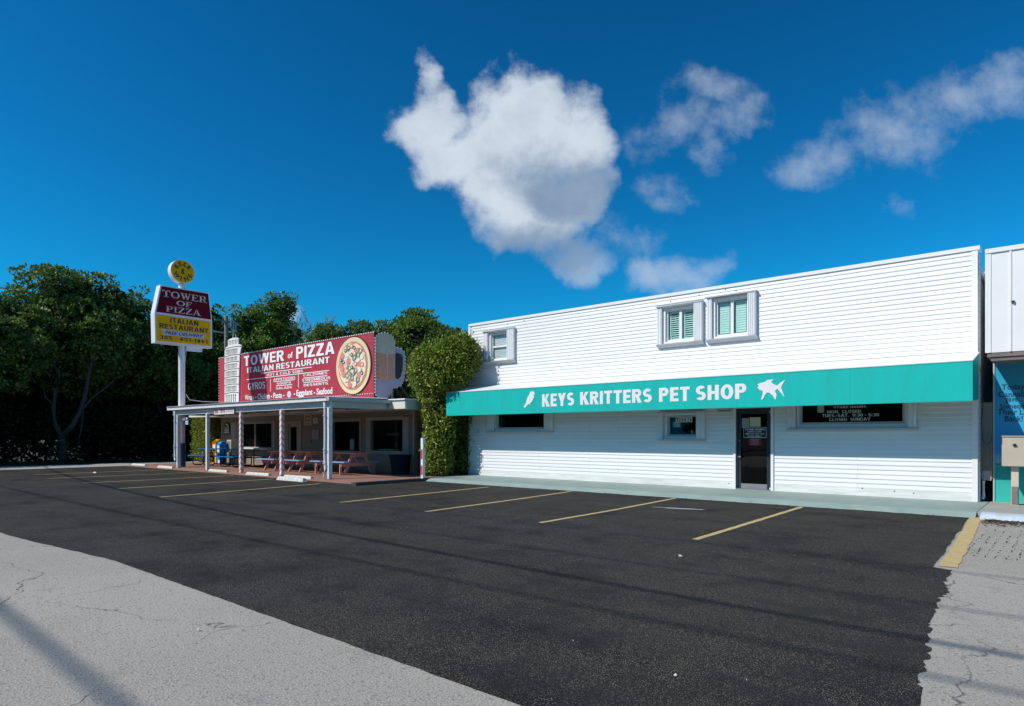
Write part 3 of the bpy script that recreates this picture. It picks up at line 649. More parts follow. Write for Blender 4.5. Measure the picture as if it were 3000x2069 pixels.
while z < 5.76:
    if not (2.98 < z < 3.36):
        segs = [(-17.56,-1.75)]
        for f in frames:
            if f[2]-.02 < z+PITCH/2 < f[3]+.02:
                o = []
                for a, b in segs:
                    if f[1] <= a or f[0] >= b: o.append((a, b)); continue
                    if f[0]-a > .05: o.append((a, f[0]))
                    if b-f[1] > .05: o.append((f[1], b))
                segs = o
        out = []
        for a, b in segs:
            cuts = [c for c in ((-14.2 if row % 2 else -12.1), (-11.0 if row % 2 else -9.0), -5.9 if row % 2 else -4.1) if a+.6 < c < b-.6] if b-a > 3 else []
            if cuts and b-a < 9: cuts = cuts[:1]
            ps = [a]+cuts+[b]
            out += list(zip(ps, ps[1:]))
        for a, b in out:
            inst(BM, 'clapboard', ((a+b)/2, YW-.001, z), shop, scale=(b-a-.004, 1, 1))
    z += PITCH; row += 1

def corrug(x0, x1, y, d, z0, z1, folds):
    pts = []; n = folds*2
    for i in range(n+1): pts.append((x0+(x1-x0)*i/n, y-d if i % 2 else y-d*.86))
    return pts+[(x1, y), (x0, y)]
def shutter(mb, x0, x1, z0, z1, d=.16, folds=3):
    mb.prism(corrug(x0, x1, YW-.002, d, z0, z1, folds), 'z', z0, z1)
def shop_window(hole, outer, sillz, sash, shL, shR, label=None, top_rail=True, glass=GLASS, tray=True):
    x0, x1, z0, z1 = hole
    mb = MB(); t = .045; y0, y1 = YW-.04, YW+.10
    mb.box(x0-t, x0+.01, y0, y1, z0-t, z1+t); mb.box(x1-.01, x1+t, y0, y1, z0-t, z1+t); mb.box(x0+.01, x1-.01, y0, y1, z1-.01, z1+t); mb.box(x0+.01, x1-.01, y0, y1, z0-t, z0+.01)
    w = mb.build('window', TRIM, shop, label=label)
    mb = MB(); f = .055; ya, yb = YW+.03, YW+.07
    i0, i1 = x0+.011, x1-.011
    mb.box(i0, i0+f, ya, yb, z0+.011, z1-.011); mb.box(i1-f, i1, ya, yb, z0+.011, z1-.011); mb.box(i0+f, i1-f, ya, yb, z0+.011, z0+.011+f); mb.box(i0+f, i1-f, ya, yb, z1-.011-f, z1-.011)
    xm = (x0+x1)/2
    if sash == 'pair': mb.box(xm-.04, xm+.04, ya-.005, yb+.005, z0+.011+f, z1-.011-f)
    if sash == 'hung': mb.box(i0+f, i1-f, ya-.008, yb-.008, (z0+z1)/2-.03, (z0+z1)/2+.03)
    mb.build('sash_frame', TRIM if sash else GREYTRIM, w)
    panes = [(i0+f, xm-.04), (xm+.04, i1-f)] if sash == 'pair' else [(i0+f, i1-f)]
    for a, b in panes:
        g = MB(); g.box(a, b, YW+.045, YW+.051, z0+.011+f, z1-.011-f); g.build('pane', glass, w)
    for s, (a, b) in enumerate((shL, shR)):
        mb = MB(); shutter(mb, a, b, sillz, outer[3], .12 if s == 0 else .15, 2 if b-a < .2 else 4); mb.build('storm_shutter', SHUT, w)
    if tray:
        mb = MB(); mb.prism([(YW-.17, sillz-.01), (YW-.17, sillz-.03), (YW-.03, sillz-.12), (YW-.03, sillz-.01)], 'x', outer[0]+.02, outer[1]); mb.build('sill_tray', GREYTRIM, w)
        mb = MB(); mb.box(outer[0], outer[1], YW-.16, YW-.03, outer[3], outer[3]+.035); mb.build('head_track', GREYTRIM, w)
    else:
        mb = MB(); mb.box(outer[0], outer[1], YW-.17, YW-.03, sillz-.05, sillz-.01); mb.build('shutter_track', GREYTRIM, w)
        mb = MB(); mb.box(outer[0], outer[1], YW-.17, YW-.03, outer[3]+.001, outer[3]+.035); mb.build('head_track', GREYTRIM, w)
    return w
w = shop_window(H_UL, (-16.83,-15.27,4.35,5.47), 4.37, 'hung', (-16.80,-16.60), (-15.62,-15.29), label='small upper window at the left end with a drawn white blind')
b = MB()
b.box(-16.44,-15.72,YW+.10,YW+.12,4.45,5.35)
for i in range(14): b.box(-16.40,-15.76,YW+.09,YW+.101,4.48+i*.062,4.52+i*.062)
b.build('blind', BLIND, w)
w = shop_window(H_U1, (-9.62,-8.12,4.36,5.48), 4.37, 'pair', (-9.60,-9.44), (-8.40,-8.14), label='upper window with half open white louvres', glass=GREENGLASS)
mbf = MB()
for a, b_ in ((-9.29,-8.93),(-8.84,-8.48)):
    mbf.box(a, a+.06, YW+.10, YW+.13, 4.48, 5.34); mbf.box(b_-.05, b_, YW+.10, YW+.13, 4.48, 5.34); mbf.box(a+.06, b_-.05, YW+.10, YW+.13, 4.48, 4.53); mbf.box(a+.06, b_-.05, YW+.10, YW+.13, 5.27, 5.34)
mbf.build('louvre_frame', BLIND, w)
LV = MB(); LV.prism([(0,0),(.012,-.006),(.055,.035),(.048,.042)], 'x', -.122, .122)
LVM = bpy.data.meshes.new('louvre'); LVM.from_pydata(LV.v, [], LV.f); LVM.materials.append(BLIND)
for a in (-9.105,-8.66):
    for i in range(11): inst(LVM, 'louvre', (a, YW+.09, 4.555+i*.064), w)
w = shop_window(H_U2, (-8.04,-6.57,4.36,5.55), 4.37, 'pair', (-8.01,-7.86), (-6.82,-6.60), label='upper window with closed white louvres beside the half open one', glass=GREENGLASS)
b = MB(); b.box(-7.74,-7.38,YW+.115,YW+.13,4.48,5.42); b.box(-7.27,-6.90,YW+.115,YW+.13,4.48,5.42); b.build('louvre_backing', BLIND, w)
LC = MB(); LC.prism([(0,0),(.004,-.003),(.018,.066),(.012,.068)], 'x', -.145, .145)
LCM = bpy.data.meshes.new('closed_louvre'); LCM.from_pydata(LC.v, [], LC.f); LCM.materials.append(BLIND)
for a in (-7.56,-7.085):
    for i in range(13): inst(LCM, 'louvre', (a, YW+.09, 4.52+i*.067), w)
shop_window(H_LL, (-16.66,-13.56,1.72,2.74), 1.77, None, (-16.63,-16.27), (-13.90,-13.58), label='wide dark window under the left end of the awning', tray=False)
w = shop_window(H_SM, (-9.56,-8.07,1.46,2.28), 1.50, None, (-9.54,-9.42), (-8.33,-8.10), label='small dark window with white number tiles', tray=False)
for i, ch in enumerate('100636'):
    x = -9.03+i*.089; t = MB(); t.box(x, x+.084, YW-.002, YW+.003, 2.00, 2.165); tl = t.build('number_tile', PAPER, w)
    text(ch, (x+.018, x+.066, 2.015, 2.145), 'y', YW-.006, BLACK, w, bold=.012)
mb = MB(); mb.box(-9.22,-8.98,YW+.2,YW+.21,1.86,2.02); mb.build('paper_note', PAPER, w)
mb = MB(); mb.cyl((-8.60,YW+.2,1.60), .035, .15, 12); mb.build('cup', PAPER, w)
w = shop_window(H_BG, (-5.78,-2.79,1.74,2.80), 1.79, None, (-5.76,-5.56), (-3.0,-2.82), label='wide dark window lettered with the shop hours', tray=False)
yt = YW+.036
text('KEYS KRITTERS PET SHOP', (-5.02,-3.55,2.385,2.47), 'y', yt, LETW, w, bold=.01)
text('STORE HOURS', (-4.66,-3.92,2.30,2.352), 'y', yt, LETW, w, bold=.015, spacing=1.15)
text('MON.  CLOSED', (-4.82,-4.03,2.178,2.248), 'y', yt, LETW, w, bold=.01)
text('TUES.-SAT.  9:30 - 5:30', (-4.94,-3.63,2.08,2.155), 'y', yt, LETW, w, bold=.01)
text('CLOSED  SUNDAY', (-4.77,-3.82,1.978,2.05), 'y', yt, LETW, w, bold=.01)
mb = MB(); mb.box(-5.08,-4.92,YW+.13,YW+.135,2.20,2.42); mb.build('paper_note', PAPER, w)
# door
d = MB(); y0, y1 = YW+.0, YW+.10
d.box(-7.26,-7.19,YW-.05,YW+.12,.105,2.62); d.box(-6.22,-6.15,YW-.05,YW+.12,.105,2.62); d.box(-7.19,-6.22,YW-.02,YW+.1,2.36,2.62)
mb = MB(); mb.box(-17.35,-1.85,19.6,19.64,.13,2.88); mb.box(-17.35,-1.85,18.2,19.59,2.80,2.89); mb.build('added_dark_backing', DARKIN, shop)  # added dark screen and ceiling behind the glass to keep the windows dark
door = d.build('door', WHITE, shop, label='dark framed glass shop door with hours and posters')
mb = MB(); mb.box(-7.188,-7.14,YW+.0,YW+.09,.11,2.36); mb.box(-6.265,-6.222,YW+.0,YW+.09,.11,2.36); mb.box(-7.14,-6.265,YW+.0,YW+.09,2.28,2.36)
mb.box(-7.139,-7.06,YW+.02,YW+.06,.135,2.279); mb.box(-6.345,-6.266,YW+.02,YW+.06,.135,2.279); mb.box(-7.06,-6.345,YW+.02,YW+.06,2.20,2.279)
mb.build('door_frame', DARKF, door)
mb = MB(); mb.box(-7.06,-6.345,YW+.02,YW+.06,.135,.27); mb.box(-7.17,-6.24,YW-.03,YW+.1,.11,.13); mb.build('kick_plate', ALU, door)
mb = MB(); mb.box(-7.06,-6.345,YW+.035,YW+.042,.27,2.20); mb.build('glass', GLASS, door)
mb = MB(); mb.box(-7.125,-7.045,YW-.03,YW+.02,1.02,1.26); mb.build('lock_box', DARKF, door)
mb = MB(); mb.box(-7.12,-7.05,YW-.045,YW-.03,1.0,1.03); mb.cyl((-7.10,YW-.01,1.46),.02,.03,10,'y'); mb.build('handle', ALU, door)
mb = MB(); mb.box(-6.26,-6.235,YW-.03,YW-.001,2.22,2.28); mb.box(-6.26,-6.235,YW-.03,YW-.001,.14,.19); mb.build('hinge', LETW, door)
mb = MB(); mb.box(-7.04,-6.84,YW+.028,YW+.034,1.82,2.09); mb.build('poster', mat('grey_poster', (.42,.42,.40), .8, .5, 40), door)
mb = MB(); mb.box(-6.82,-6.52,YW+.028,YW+.034,1.85,2.11); mb.build('poster', mat('cream_poster', (.62,.58,.42), .8, .25, 50), door)
def rrect(x0, x1, z0, z1, r=.03, n=4):
    o = []
    for cx, cz, a0 in ((x1-r, z1-r, 0), (x0+r, z1-r, 90), (x0+r, z0+r, 180), (x1-r, z0+r, 270)):
        for i in range(n+1): a = R(a0+90*i/n); o.append((cx+r*math.cos(a), cz+r*math.sin(a)))
    return o
mb = MB(); mb.prism(rrect(-6.99,-6.36,1.545,1.835), 'y', YW+.020, YW+.026); mb.build('hours_border', LETW, door)
mb = MB(); mb.prism(rrect(-6.98,-6.37,1.555,1.825,.025), 'y', YW+.014, YW+.0195); mb.build('hours_panel', BLACK, door)
text('STORE HOURS', (-6.945,-6.405,1.748,1.80), 'y', YW+.010, LETW, door, bold=.015)
text('MONDAY CLOSED', (-6.87,-6.49,1.69,1.725), 'y', YW+.010, LETW, door, bold=.01)
text('TUES.-SAT. 9:30 - 5:30', (-6.93,-6.42,1.63,1.668), 'y', YW+.010, LETW, door, bold=.01)
text('CLOSED SUNDAY', (-6.87,-6.49,1.57,1.608), 'y', YW+.010, LETW, door, bold=.01)
mb = MB(); mb.box(-6.84,-6.50,YW+.028,YW+.034,1.33,1.53); mb.build('red_notice', mat('red_notice_face', (.26,.008,.02), .6, .1), door)
for i in range(5):
    mb = MB(); mb.box(-6.79+.02*(i % 2),-6.56-.02*(i % 2),YW+.022,YW+.027,1.36+i*.034,1.37+i*.034); mb.build('notice_line', mat('pinkish_print', (.55,.30,.30), .6), door)
# awning
AF = 16.85
mb = MB(); mb.box(-17.66,-1.62,AF,AF+.02,2.35,3.19); mb.prism([(AF+.02,2.35),(AF+.02,3.19),(18.0,3.46),(18.0,2.42)], 'x', -17.66,-17.64); mb.prism([(AF+.02,2.35),(AF+.02,3.19),(18.0,3.46),(18.0,2.42)], 'x', -1.64,-1.62)
awn = mb.build('awning', TEAL, shop, label='long teal awning with white lettering and a white top')
mb = MB(); mb.prism([(AF-.004,3.191),(18.02,3.462),(18.02,3.482),(AF-.004,3.207)], 'x', -17.67,-1.61); mb.build('awning_top', AWNW, awn)
mb = MB(); mb.box(-17.662,-1.618,AF-.005,AF+.03,2.335,2.352); mb.box(-17.662,-1.618,AF-.004,AF-.0005,3.17,3.19); mb.build('awning_hem', TEALDK, awn)
for x in (-14.9,-12.2,-9.4,-6.7,-4.0):
    mb = MB(); mb.box(x, x+.012, AF-.002, AF, 2.353, 3.169); mb.build('seam', TEALDK, awn)
mb = MB()
for i in range(8):
    x = -17.5+i*2.25; mb.tube([(x, AF+.05, 2.37), (x, 18.0, 2.44)], .015, 6); mb.tube([(x, AF+.05, 2.37), (x, AF+.05, 3.16), (x, 18.0, 3.43)], .015, 6)
mb.build('awning_pole_frame', ALU, awn)
ya = AF-.007
text('KEYS', (-13.15,-11.88,2.545,2.955), 'y', ya, LETW, awn, bold=.055, slope=.01)
text('KRITTERS', (-11.65,-9.17,2.56,2.955), 'y', ya, LETW, awn, bold=.055)
text('PET', (-8.94,-8.01,2.56,2.955), 'y', ya, LETW, awn, bold=.055)
text('SHOP', (-7.83,-6.44,2.56,2.96), 'y', ya, LETW, awn, bold=.055)
def flat_poly(pts, x0, x1, z0, z1, at, name, m, parent):
    mb = MB(); mb.prism([(x0+p[0]*(x1-x0), z0+p[1]*(z1-z0)) for p in pts], 'y', at-.003, at); o = mb.build(name, m, parent)
    bm = bmesh.new(); bm.from_mesh(o.data); bmesh.ops.triangulate(bm, faces=bm.faces, ngon_method='EAR_CLIP'); bm.to_mesh(o.data); bm.free(); return o
parrot = [(.0,.03),(.06,.0),(.2,.02),(.26,.10),(.36,.16),(.48,.22),(.60,.14),(.56,.24),(.68,.30),(.82,.46),(.94,.62),(.93,.72),(.86,.76),(.99,.80),(1,.86),(.93,.90),(.92,.97),(.74,1),(.60,.97),(.55,.90),(.50,.78),(.36,.64),(.28,.48),(.22,.30),(.10,.16)]
flat_poly(parrot, -13.93,-13.45,2.54,3.07, ya, 'parrot_emblem', LETW, awn)
fish = [(0,.80),(.12,.86),(.27,.90),(.38,.99),(.60,1.0),(.50,.88),(.60,.76),(.72,.70),(.84,.84),(1,.95),(.90,.74),(.85,.58),(.90,.40),(.97,.12),(.84,.36),(.72,.54),(.64,.44),(.70,.24),(.66,0),(.56,.22),(.44,.36),(.36,.38),(.28,.26),(.20,.04),(.14,.06),(.20,.30),(.20,.46),(.08,.54),(.01,.64),(.07,.72)]
flat_poly(fish, -6.16,-5.46,2.50,3.02, ya, 'angelfish_emblem', LETW, awn)
# small wall fixture and screw holes
mb = MB(); mb.box(-17.20,-17.06,YW-.05,YW-.02,1.70,1.84); mb.cyl((-17.13,YW-.09,1.77), .03, .05, 10, 'y'); mb.build('outlet_box', GREYTRIM, shop)
mb = MB()
for x, z_ in ((-15.7,5.66),(-14.9,5.7),(-9.2,5.62),(-8.3,5.69),(-7.5,5.73),(-7.2,5.66),(-3.3,.25),(-2.9,.22),(-4.0,.28),(-7.4,.24)): mb.box(x, x+.03, YW-.024, YW-.0225, z_, z_+.025)
mb.build('screw_hole', BLACK, shop, kind='stuff')
sg = thing('security_sign', (-7.52, YW-.03, 2.34), 'small white camera warning sign beside the top of the dark shop door', 'sign')
mb = MB(); mb.box(-7.72,-7.31,YW-.035,YW-.027,2.28,2.46); mb.build('plate', PAPER, sg)
mb = MB()
for a in ((-7.712,-7.318,2.288,2.294),(-7.712,-7.318,2.446,2.452),(-7.712,-7.706,2.294,2.446),(-7.324,-7.318,2.294,2.446)): mb.box(a[0], a[1], YW-.038, YW-.036, a[2], a[3])
mb.build('border', BLACK, sg)
text('Security', (-7.69,-7.48,2.375,2.44), 'y', YW-.039, BLACK, sg, bold=.02); text('Cameras In Use', (-7.69,-7.34,2.30,2.355), 'y', YW-.039, BLACK, sg, bold=.02)
mb = MB(); mb.box(-7.455,-7.40,YW-.040,YW-.038,2.385,2.435); mb.prism([(-7.39,2.42),(-7.33,2.44),(-7.34,2.39),(-7.39,2.385)], 'y', YW-.04, YW-.038); mb.build('camera_symbol', BLACK, sg)

# ------------------------------------------------------------------ neighbour on the right
nb = thing('mural_building', (1.3, 18.46, .1), 'white panelled building at the right edge with a blue mural wall', 'building')
mb = MB(); mb.box(-1.385,4,18.46,30,.10,3.3)
m_ = mat('blue_teal_mural', (.0,.20,.46), .6, .2, 2.0); nt = m_.node_tree; N = nt.nodes; L = nt.links
g = N.new('ShaderNodeNewGeometry'); sp_ = N.new('ShaderNodeSeparateXYZ'); L.new(g.outputs['Position'], sp_.inputs[0])
nz = N.new('ShaderNodeTexNoise'); nz.inputs['Scale'].default_value = 1; mpp = N.new('ShaderNodeMapping'); mpp.inputs['Scale'].default_value = (2,2,14); L.new(g.outputs['Position'], mpp.inputs[0]); L.new(mpp.outputs[0], nz.inputs[0]); nz.inputs['Detail'].default_value = 5
ad = N.new('ShaderNodeMath'); ad.operation = 'MULTIPLY_ADD'; ad.inputs[1].default_value = .35; L.new(nz.outputs['Fac'], ad.inputs[0]); L.new(sp_.outputs[2], ad.inputs[2])
mr_ = N.new('ShaderNodeMapRange'); mr_.inputs['From Min'].default_value = .1; mr_.inputs['From Max'].default_value = 3.3; L.new(ad.outputs[0], mr_.inputs[0])
cr = N.new('ShaderNodeValToRGB'); el = cr.color_ramp.elements; el[0].position = 0; el[0].color = (.03,.50,.40,1); el[1].position = 1; el[1].color = (.01,.30,.50,1)
for p_, c_ in ((.18,(.02,.42,.36,1)),(.335,(.0,.34,.32,1)),(.34,(.22,.48,.68,1)),(.40,(.03,.32,.68,1)),(.62,(.03,.36,.68,1))):
    x = el.new(p_); x.color = c_
L.new(mr_.outputs[0], cr.inputs[0]); L.new(cr.outputs[0], N['Principled BSDF'].inputs['Base Color'])
mb.build('mural_wall', m_, nb)
mb = MB(); mb.box(-1.392,-1.365,18.43,18.462,.1,3.28); mb.box(-1.365,4,18.445,18.459,.905,.915); mb.build('edge_trim', GREYTRIM, nb)
mb = MB(); mb.box(-1.375,4,16.66,30,3.31,5.36); mb.build('upper_front', WHITE, nb)
mb = MB(); mb.box(-1.39,4,16.63,16.9,5.36,5.45); mb.box(-1.39,-1.29,16.645,16.66,3.31,5.36); mb.build('parapet_cap', TRIM, nb)
for x in (-.99,-.60,-.2,.2,.6): mb = MB(); mb.box(x, x+.035, 16.640, 16.66, 3.31, 5.36); mb.build('batten', TRIM, nb)
mb = MB(); mb.box(-1.36,4,16.67,18.46,3.22,3.309); mb.box(-1.30,4,16.70,16.74,3.14,3.219); mb.build('soffit', mat('brown_soffit', (.20,.17,.15), .7, .3, 4), nb)
mb = MB(); mb.box(-.96,-.9,16.62,16.64,4.3,4.33); mb.cyl((-.93,16.60,4.31), .018, .04, 8, 'y'); mb.build('hook', BLACK, nb)
MLET = mat('mural_lettering', (.005,.07,.13), .6, .1)
for s, (a, b_, c, d_) in {'Today...': (-1.24,-.72,2.60,2.76), 'Cannabis': (-1.30,-.72,2.47,2.60), 'gave': (-1.17,-.95,2.33,2.45), 'Someone': (-1.27,-.76,2.21,2.32), 'Their Life': (-1.31,-.70,2.07,2.20), 'Back!': (-1.18,-.86,1.92,2.05)}.items():
    text(s, (a, b_, c, d_), 'y', 18.452, MLET, nb, bold=.015)
pf = thing('gap_board', (-1.5, 18.42, .6), 'weathered grey board closing the narrow gap beside the blue mural wall', 'fence')
mb = MB(); mb.box(-1.618,-1.40,18.40,18.43,.62,2.36); mb.build('board', PINE, pf)
mb = MB(); mb.box(-1.59,-1.42,18.395,18.40,.58,.80); mb.build('patch_board', mat('pale_worn_board', (.48,.45,.40), .8, .3, 5, .3, 30, stretch=(8,8,.7)), pf)
mb = MB(); mb.tube([(-1.56,18.36,.57),(-1.56,18.36,.22),(-1.57,18.30,.16)], .03, 10); mb.build('drain_pipe', WHITE, None, label='short white drain pipe below the weathered gap board', cat='pipe')
mb = MB(); mb.tube([(-1.60,17.99,3.15),(-1.57,18.2,2.9),(-1.56,18.33,2.45),(-1.60,18.36,1.9),(-1.58,18.38,1.5),(-1.5,18.385,1.38),(-1.43,18.385,1.48),(-1.41,18.385,1.6)], .006, 6); mb.build('loose_cable', WIRE, None, smooth=True, label='thin black cable looping over the weathered board at the gap', cat='cable')
mbx = thing('meter_box', (-.95, 17.85, .1), 'beige electric meter cabinet on a post before the blue mural', 'meter box')
mb = MB(); mb.box(-1.185,-.55,17.70,17.98,.94,1.58); mb.build('cabinet', BEIGE, mbx, bevel=.012)
mb = MB(); mb.box(-1.20,-.53,17.68,18.0,1.581,1.60); mb.build('lid', BEIGE, mbx)
mb = MB(); mb.cyl((-.96,17.70,1.40), .03, -.03, 12, 'y'); mb.box(-1.0,-.92,17.66,17.67,1.395,1.41); mb.build('lock', BLACK, mbx)
mb = MB(); mb.box(-1.03,-.90,17.82,17.95,.10,.94); mb.build('post', mat('cream_post', (.60,.52,.42), .6, .1), mbx)
mb = MB(); mb.box(-1.02,-.91,17.80,17.819,.13,.50); mb.build('cover_plate', mat('grey_plate', (.22,.19,.17), .6, .3, 9), mbx)

# ------------------------------------------------------------------ pizza restaurant
YR = 17.5
rs = thing('restaurant', (-28.4, 17.5, .08), 'low taupe restaurant with a white posted porch and dark windows', 'building')
RH = [(-34.75,-31.2,1.00,2.24), (-29.62,-28.80,.12,2.16), (-25.86,-23.78,.92,2.24), (-23.02,-20.86,.96,2.26)]
mb = MB()
for a, b, c, d in wall_cells(-36.7,-20.2,.05,2.62,RH): mb.box(a, b, YR, YR+.16, c, d)
mb.build('front_wall', RWALL, rs)
mb = MB(); mb.box(-36.7,-36.5,YR+.165,25,.05,2.62); mb.box(-20.36,-20.2,YR+.165,25,.05,2.62); mb.box(-36.49,-20.37,24.8,25,.05,2.62); mb.build('side_wall', RWALL, rs)
mb = MB(); mb.box(-36.5,-20.4,17.7,24.7,.04,.10); mb.build('shop_floor', DARKIN, rs)
mb = MB()   # lap siding, too fine to tell apart
for a, b, c, d in wall_cells(-36.69,-20.21,.09,2.58,[(-35.5,-30.7,.93,2.40),(-30.0,-28.35,0,2.36),(-26.6,-23.68,.84,2.40),(-23.36,-20.36,.84,2.40)]):
    z = c
    while z < d-.05:
        h = min(.105, d-z); mb.prism([(YR-.016,z),(YR-.018,z+.012),(YR-.004,z+h),(YR-.001,z+h),(YR-.001,z)], 'x', a+.003, b-.003); z += .105
mb.build('lap_siding', RWALL, rs, kind='stuff')
mb = MB(); mb.box(-20.26,-20.17,YR-.03,YR+.1,.09,2.58); mb.box(-36.73,-36.64,YR-.03,YR+.1,.09,2.58); mb.build('corner_trim', RTRIM, rs)
mb = MB()
z = .1
while z < 2.5: mb.prism([(-20.184,z),(-20.182,z+.012),(-20.197,z+.105),(-20.199,z)], 'y', YR+.11, 24.9); z += .105
mb.build('side_siding', RWALL, rs, kind='stuff')
# main roof
mb = MB(); mb.box(-37.5,-19.02,16.02,25.6,2.62,2.95); rf = mb.build('roof', CREAM, rs)
mb = MB(); mb.box(-37.56,-18.96,15.96,25.66,2.951,3.0); mb.build('roof_edge', WHITE, rf)
mb = MB(); mb.box(-19.019,-18.99,16.05,25.5,2.60,2.949); mb.build('side_fascia', PORCHG, rf)
# porch roof
mb = MB(); mb.prism([(13.42,2.86),(13.42,2.90),(15.955,2.98),(15.955,2.94)], 'x', -33.3,-19.95)
pr = mb.build('porch_roof', PORCHW, rs)
mb = MB(); mb.box(-33.34,-19.92,13.22,13.418,2.83,2.965); mb.build('front_gutter', PORCHW, pr)
mb = MB(); mb.box(-19.92,-19.80,13.24,16.0,2.835,2.965); mb.box(-33.42,-33.345,13.24,15.9,2.835,2.965); mb.build('side_gutter', PORCHG, pr)
mb = MB(); n = 300; pts = [(-33.3+(13.35)*i/n, 2.967+(.035 if i % 2 else .0)) for i in range(n+1)]
for (x0, z0), (x1, z1) in zip(pts, pts[1:]): mb.add([(x0,13.16,z0),(x1,13.16,z1),(x1,15.95,z1+.05),(x0,15.95,z0+.05)], [(0,1,2,3)])
mb.build('corrugated_sheet', PORCHW, pr, kind='stuff')
mb = MB(); mb.box(-33.2,-19.98,13.42,13.50,2.60,2.859); mb.build('front_beam', PORCHW, pr)
mb = MB(); mb.box(-20.06,-19.985,13.501,15.95,2.60,2.859); mb.build('side_beam', PORCHG, pr)
mb = MB(); mb.box(-33.2,-33.12,13.501,15.95,2.60,2.859); mb.build('side_beam', PORCHG, pr)
mb = MB(); mb.box(-33.1,-20.07,13.51,17.48,2.66,2.70) ; mb.build('porch_ceiling', CEIL, pr)
for i, (a, b, y) in enumerate(((-34.0+1.2,-31.6,15.0),(-31.4,-30.2,15.5),(-30.0,-28.6,15.6),(-27.3,-25.9,15.1),(-26.0,-25.0,15.5),(-23.4,-21.7,15.2))):
    mb = MB(); mb.box(a, b, y-.05, y+.05, 2.615, 2.655); f_ = mb.build('strip_light', PAPER, None, label=['strip light under the left end of the porch','strip light second from the left under the porch','strip light behind the porch above the long blue table','strip light above the gap between the tables','strip light above the middle pink table','strip light nearest the right corner of the porch'][i], cat='light', group='unlit strip lights under the porch ceiling')
# posts
for i, X in enumerate((-32.6,-29.5,-26.42,-23.22,-20.06)):
    corner = i in (0, 4)
    w = .065 if not corner else .075
    mb = MB(); mb.box(X-w, X+w, 13.36, 13.36+2*w, .07, 2.60)
    striped = i in (2, 3)
    lab = {2: 'porch post wrapped in thin red stripes', 3: 'porch post wrapped in bold red stripes'}.get(i)
    p_ = mb.build('porch_post', STRIPE if striped else PORCHW, rs, label=lab)
    if corner:
        x = X-w-.02
        mb = MB(); mb.tube([(x,13.30,2.80),(x,13.31,2.55),(x+.01,13.31,1.6),(x-.01,13.31,.9),(x+.02,13.31,.45),(x-.0,13.30,.25),(x-.06 if i == 0 else x,13.27,.1)], .04, 10)
        mb.build('downpipe', PORCHW, p_, smooth=True)
        mb = MB()
        for z_ in (2.3,1.1,.6): mb.box(x-.05, x+.05, 13.255, 13.36, z_, z_+.03)
        mb.build('pipe_strap', GREYTRIM, p_)
# windows and door of the restaurant
def rwin(h, outer, panes, shuts, label):
    x0, x1, z0, z1 = h; mb = MB()
    mb.box(outer[0], x0+.005, YR-.04, YR+.08, outer[2], outer[3]); mb.box(x1-.005, outer[1], YR-.04, YR+.08, outer[2], outer[3]); mb.box(x0+.005, x1-.005, YR-.04, YR+.08, z1-.005, outer[3]); mb.box(x0+.005, x1-.005, YR-.04, YR+.08, outer[2], z0+.005)
    w = mb.build('window', RTRIM, rs, label=label)
    for i, (a, b) in enumerate(panes):
        g = MB(); g.box(a, b, YR+.04, YR+.046, z0+.006, z1-.006); g.build('pane', GLASS, w)
        if i: m2 = MB(); m2.box(panes[i-1][1], a, YR+.0, YR+.07, z0+.006, z1-.006); m2.build('mullion', RTRIM, w)
    for a, b in shuts:
        m2 = MB(); n = 3; pts = [(a+(b-a)*i/(2*n), YR-.16 if i % 2 else YR-.1) for i in range(2*n+1)]+[(b, YR-.042), (a, YR-.042)]
        m2.prism(pts, 'z', outer[2]+.02, outer[3]-.02); m2.build('storm_shutter', RTRIM, w)
    return w
w = rwin(RH[0], (-35.4,-30.85,.90,2.34), [(-34.74,-33.02),(-32.94,-31.21)], [(-35.36,-34.9)], 'wide two pane window at the left end of the restaurant')
mb = MB(); mb.box(-34.7,-31.1,YR-.34,YR-.045,.88,.97); mb.build('counter_sill', mat('cream_counter', (.74,.72,.62), .5, .08), w)
w = rwin(RH[2], (-26.5,-23.70,.84,2.36), [(-25.85,-23.79)], [(-26.46,-26.05)], 'dark window between the notices and the end window')
mb = MB(); mb.box(-25.1,-24.8,YR+.4,YR+.42,.95,1.45); mb.build('standing_card', PAPER, w)
w = rwin(RH[3], (-23.34,-20.4,.84,2.39), [(-23.01,-20.87)], [(-20.80,-20.44)], 'dark window at the right end of the restaurant')
FNT = mat('faint_window_print', (.10,.13,.13), .5, .2)
text('Heineken', (-22.0,-21.15,1.60,1.74), 'y', YR+.035, FNT, w, bold=.01)
mb = MB(); mb.box(-22.9,-21.9,YR+.3,YR+.6,.98,1.02); mb.build('inside_table', PAPER, w)
mb = MB(); mb.box(-30.02,-29.625,YR-.05,YR+.08,.09,2.31); mb.box(-28.795,-28.42,YR-.05,YR+.08,.09,2.31); mb.box(-29.625,-28.795,YR-.05,YR+.08,2.17,2.31)
dr = mb.build('door', RTRIM, rs, label='pale framed restaurant door with a dark pane')
mb = MB(); mb.box(-29.62,-29.50,YR+.01,YR+.06,.10,2.16); mb.box(-28.92,-28.80,YR+.01,YR+.06,.10,2.16); mb.box(-29.50,-28.92,YR+.01,YR+.06,2.02,2.16); mb.box(-29.50,-28.92,YR+.01,YR+.06,.10,.62); mb.build('door_leaf', RTRIM, dr)
mb = MB(); mb.box(-29.50,-28.92,YR+.03,YR+.036,.62,2.02); mb.build('glass', GLASS, dr)
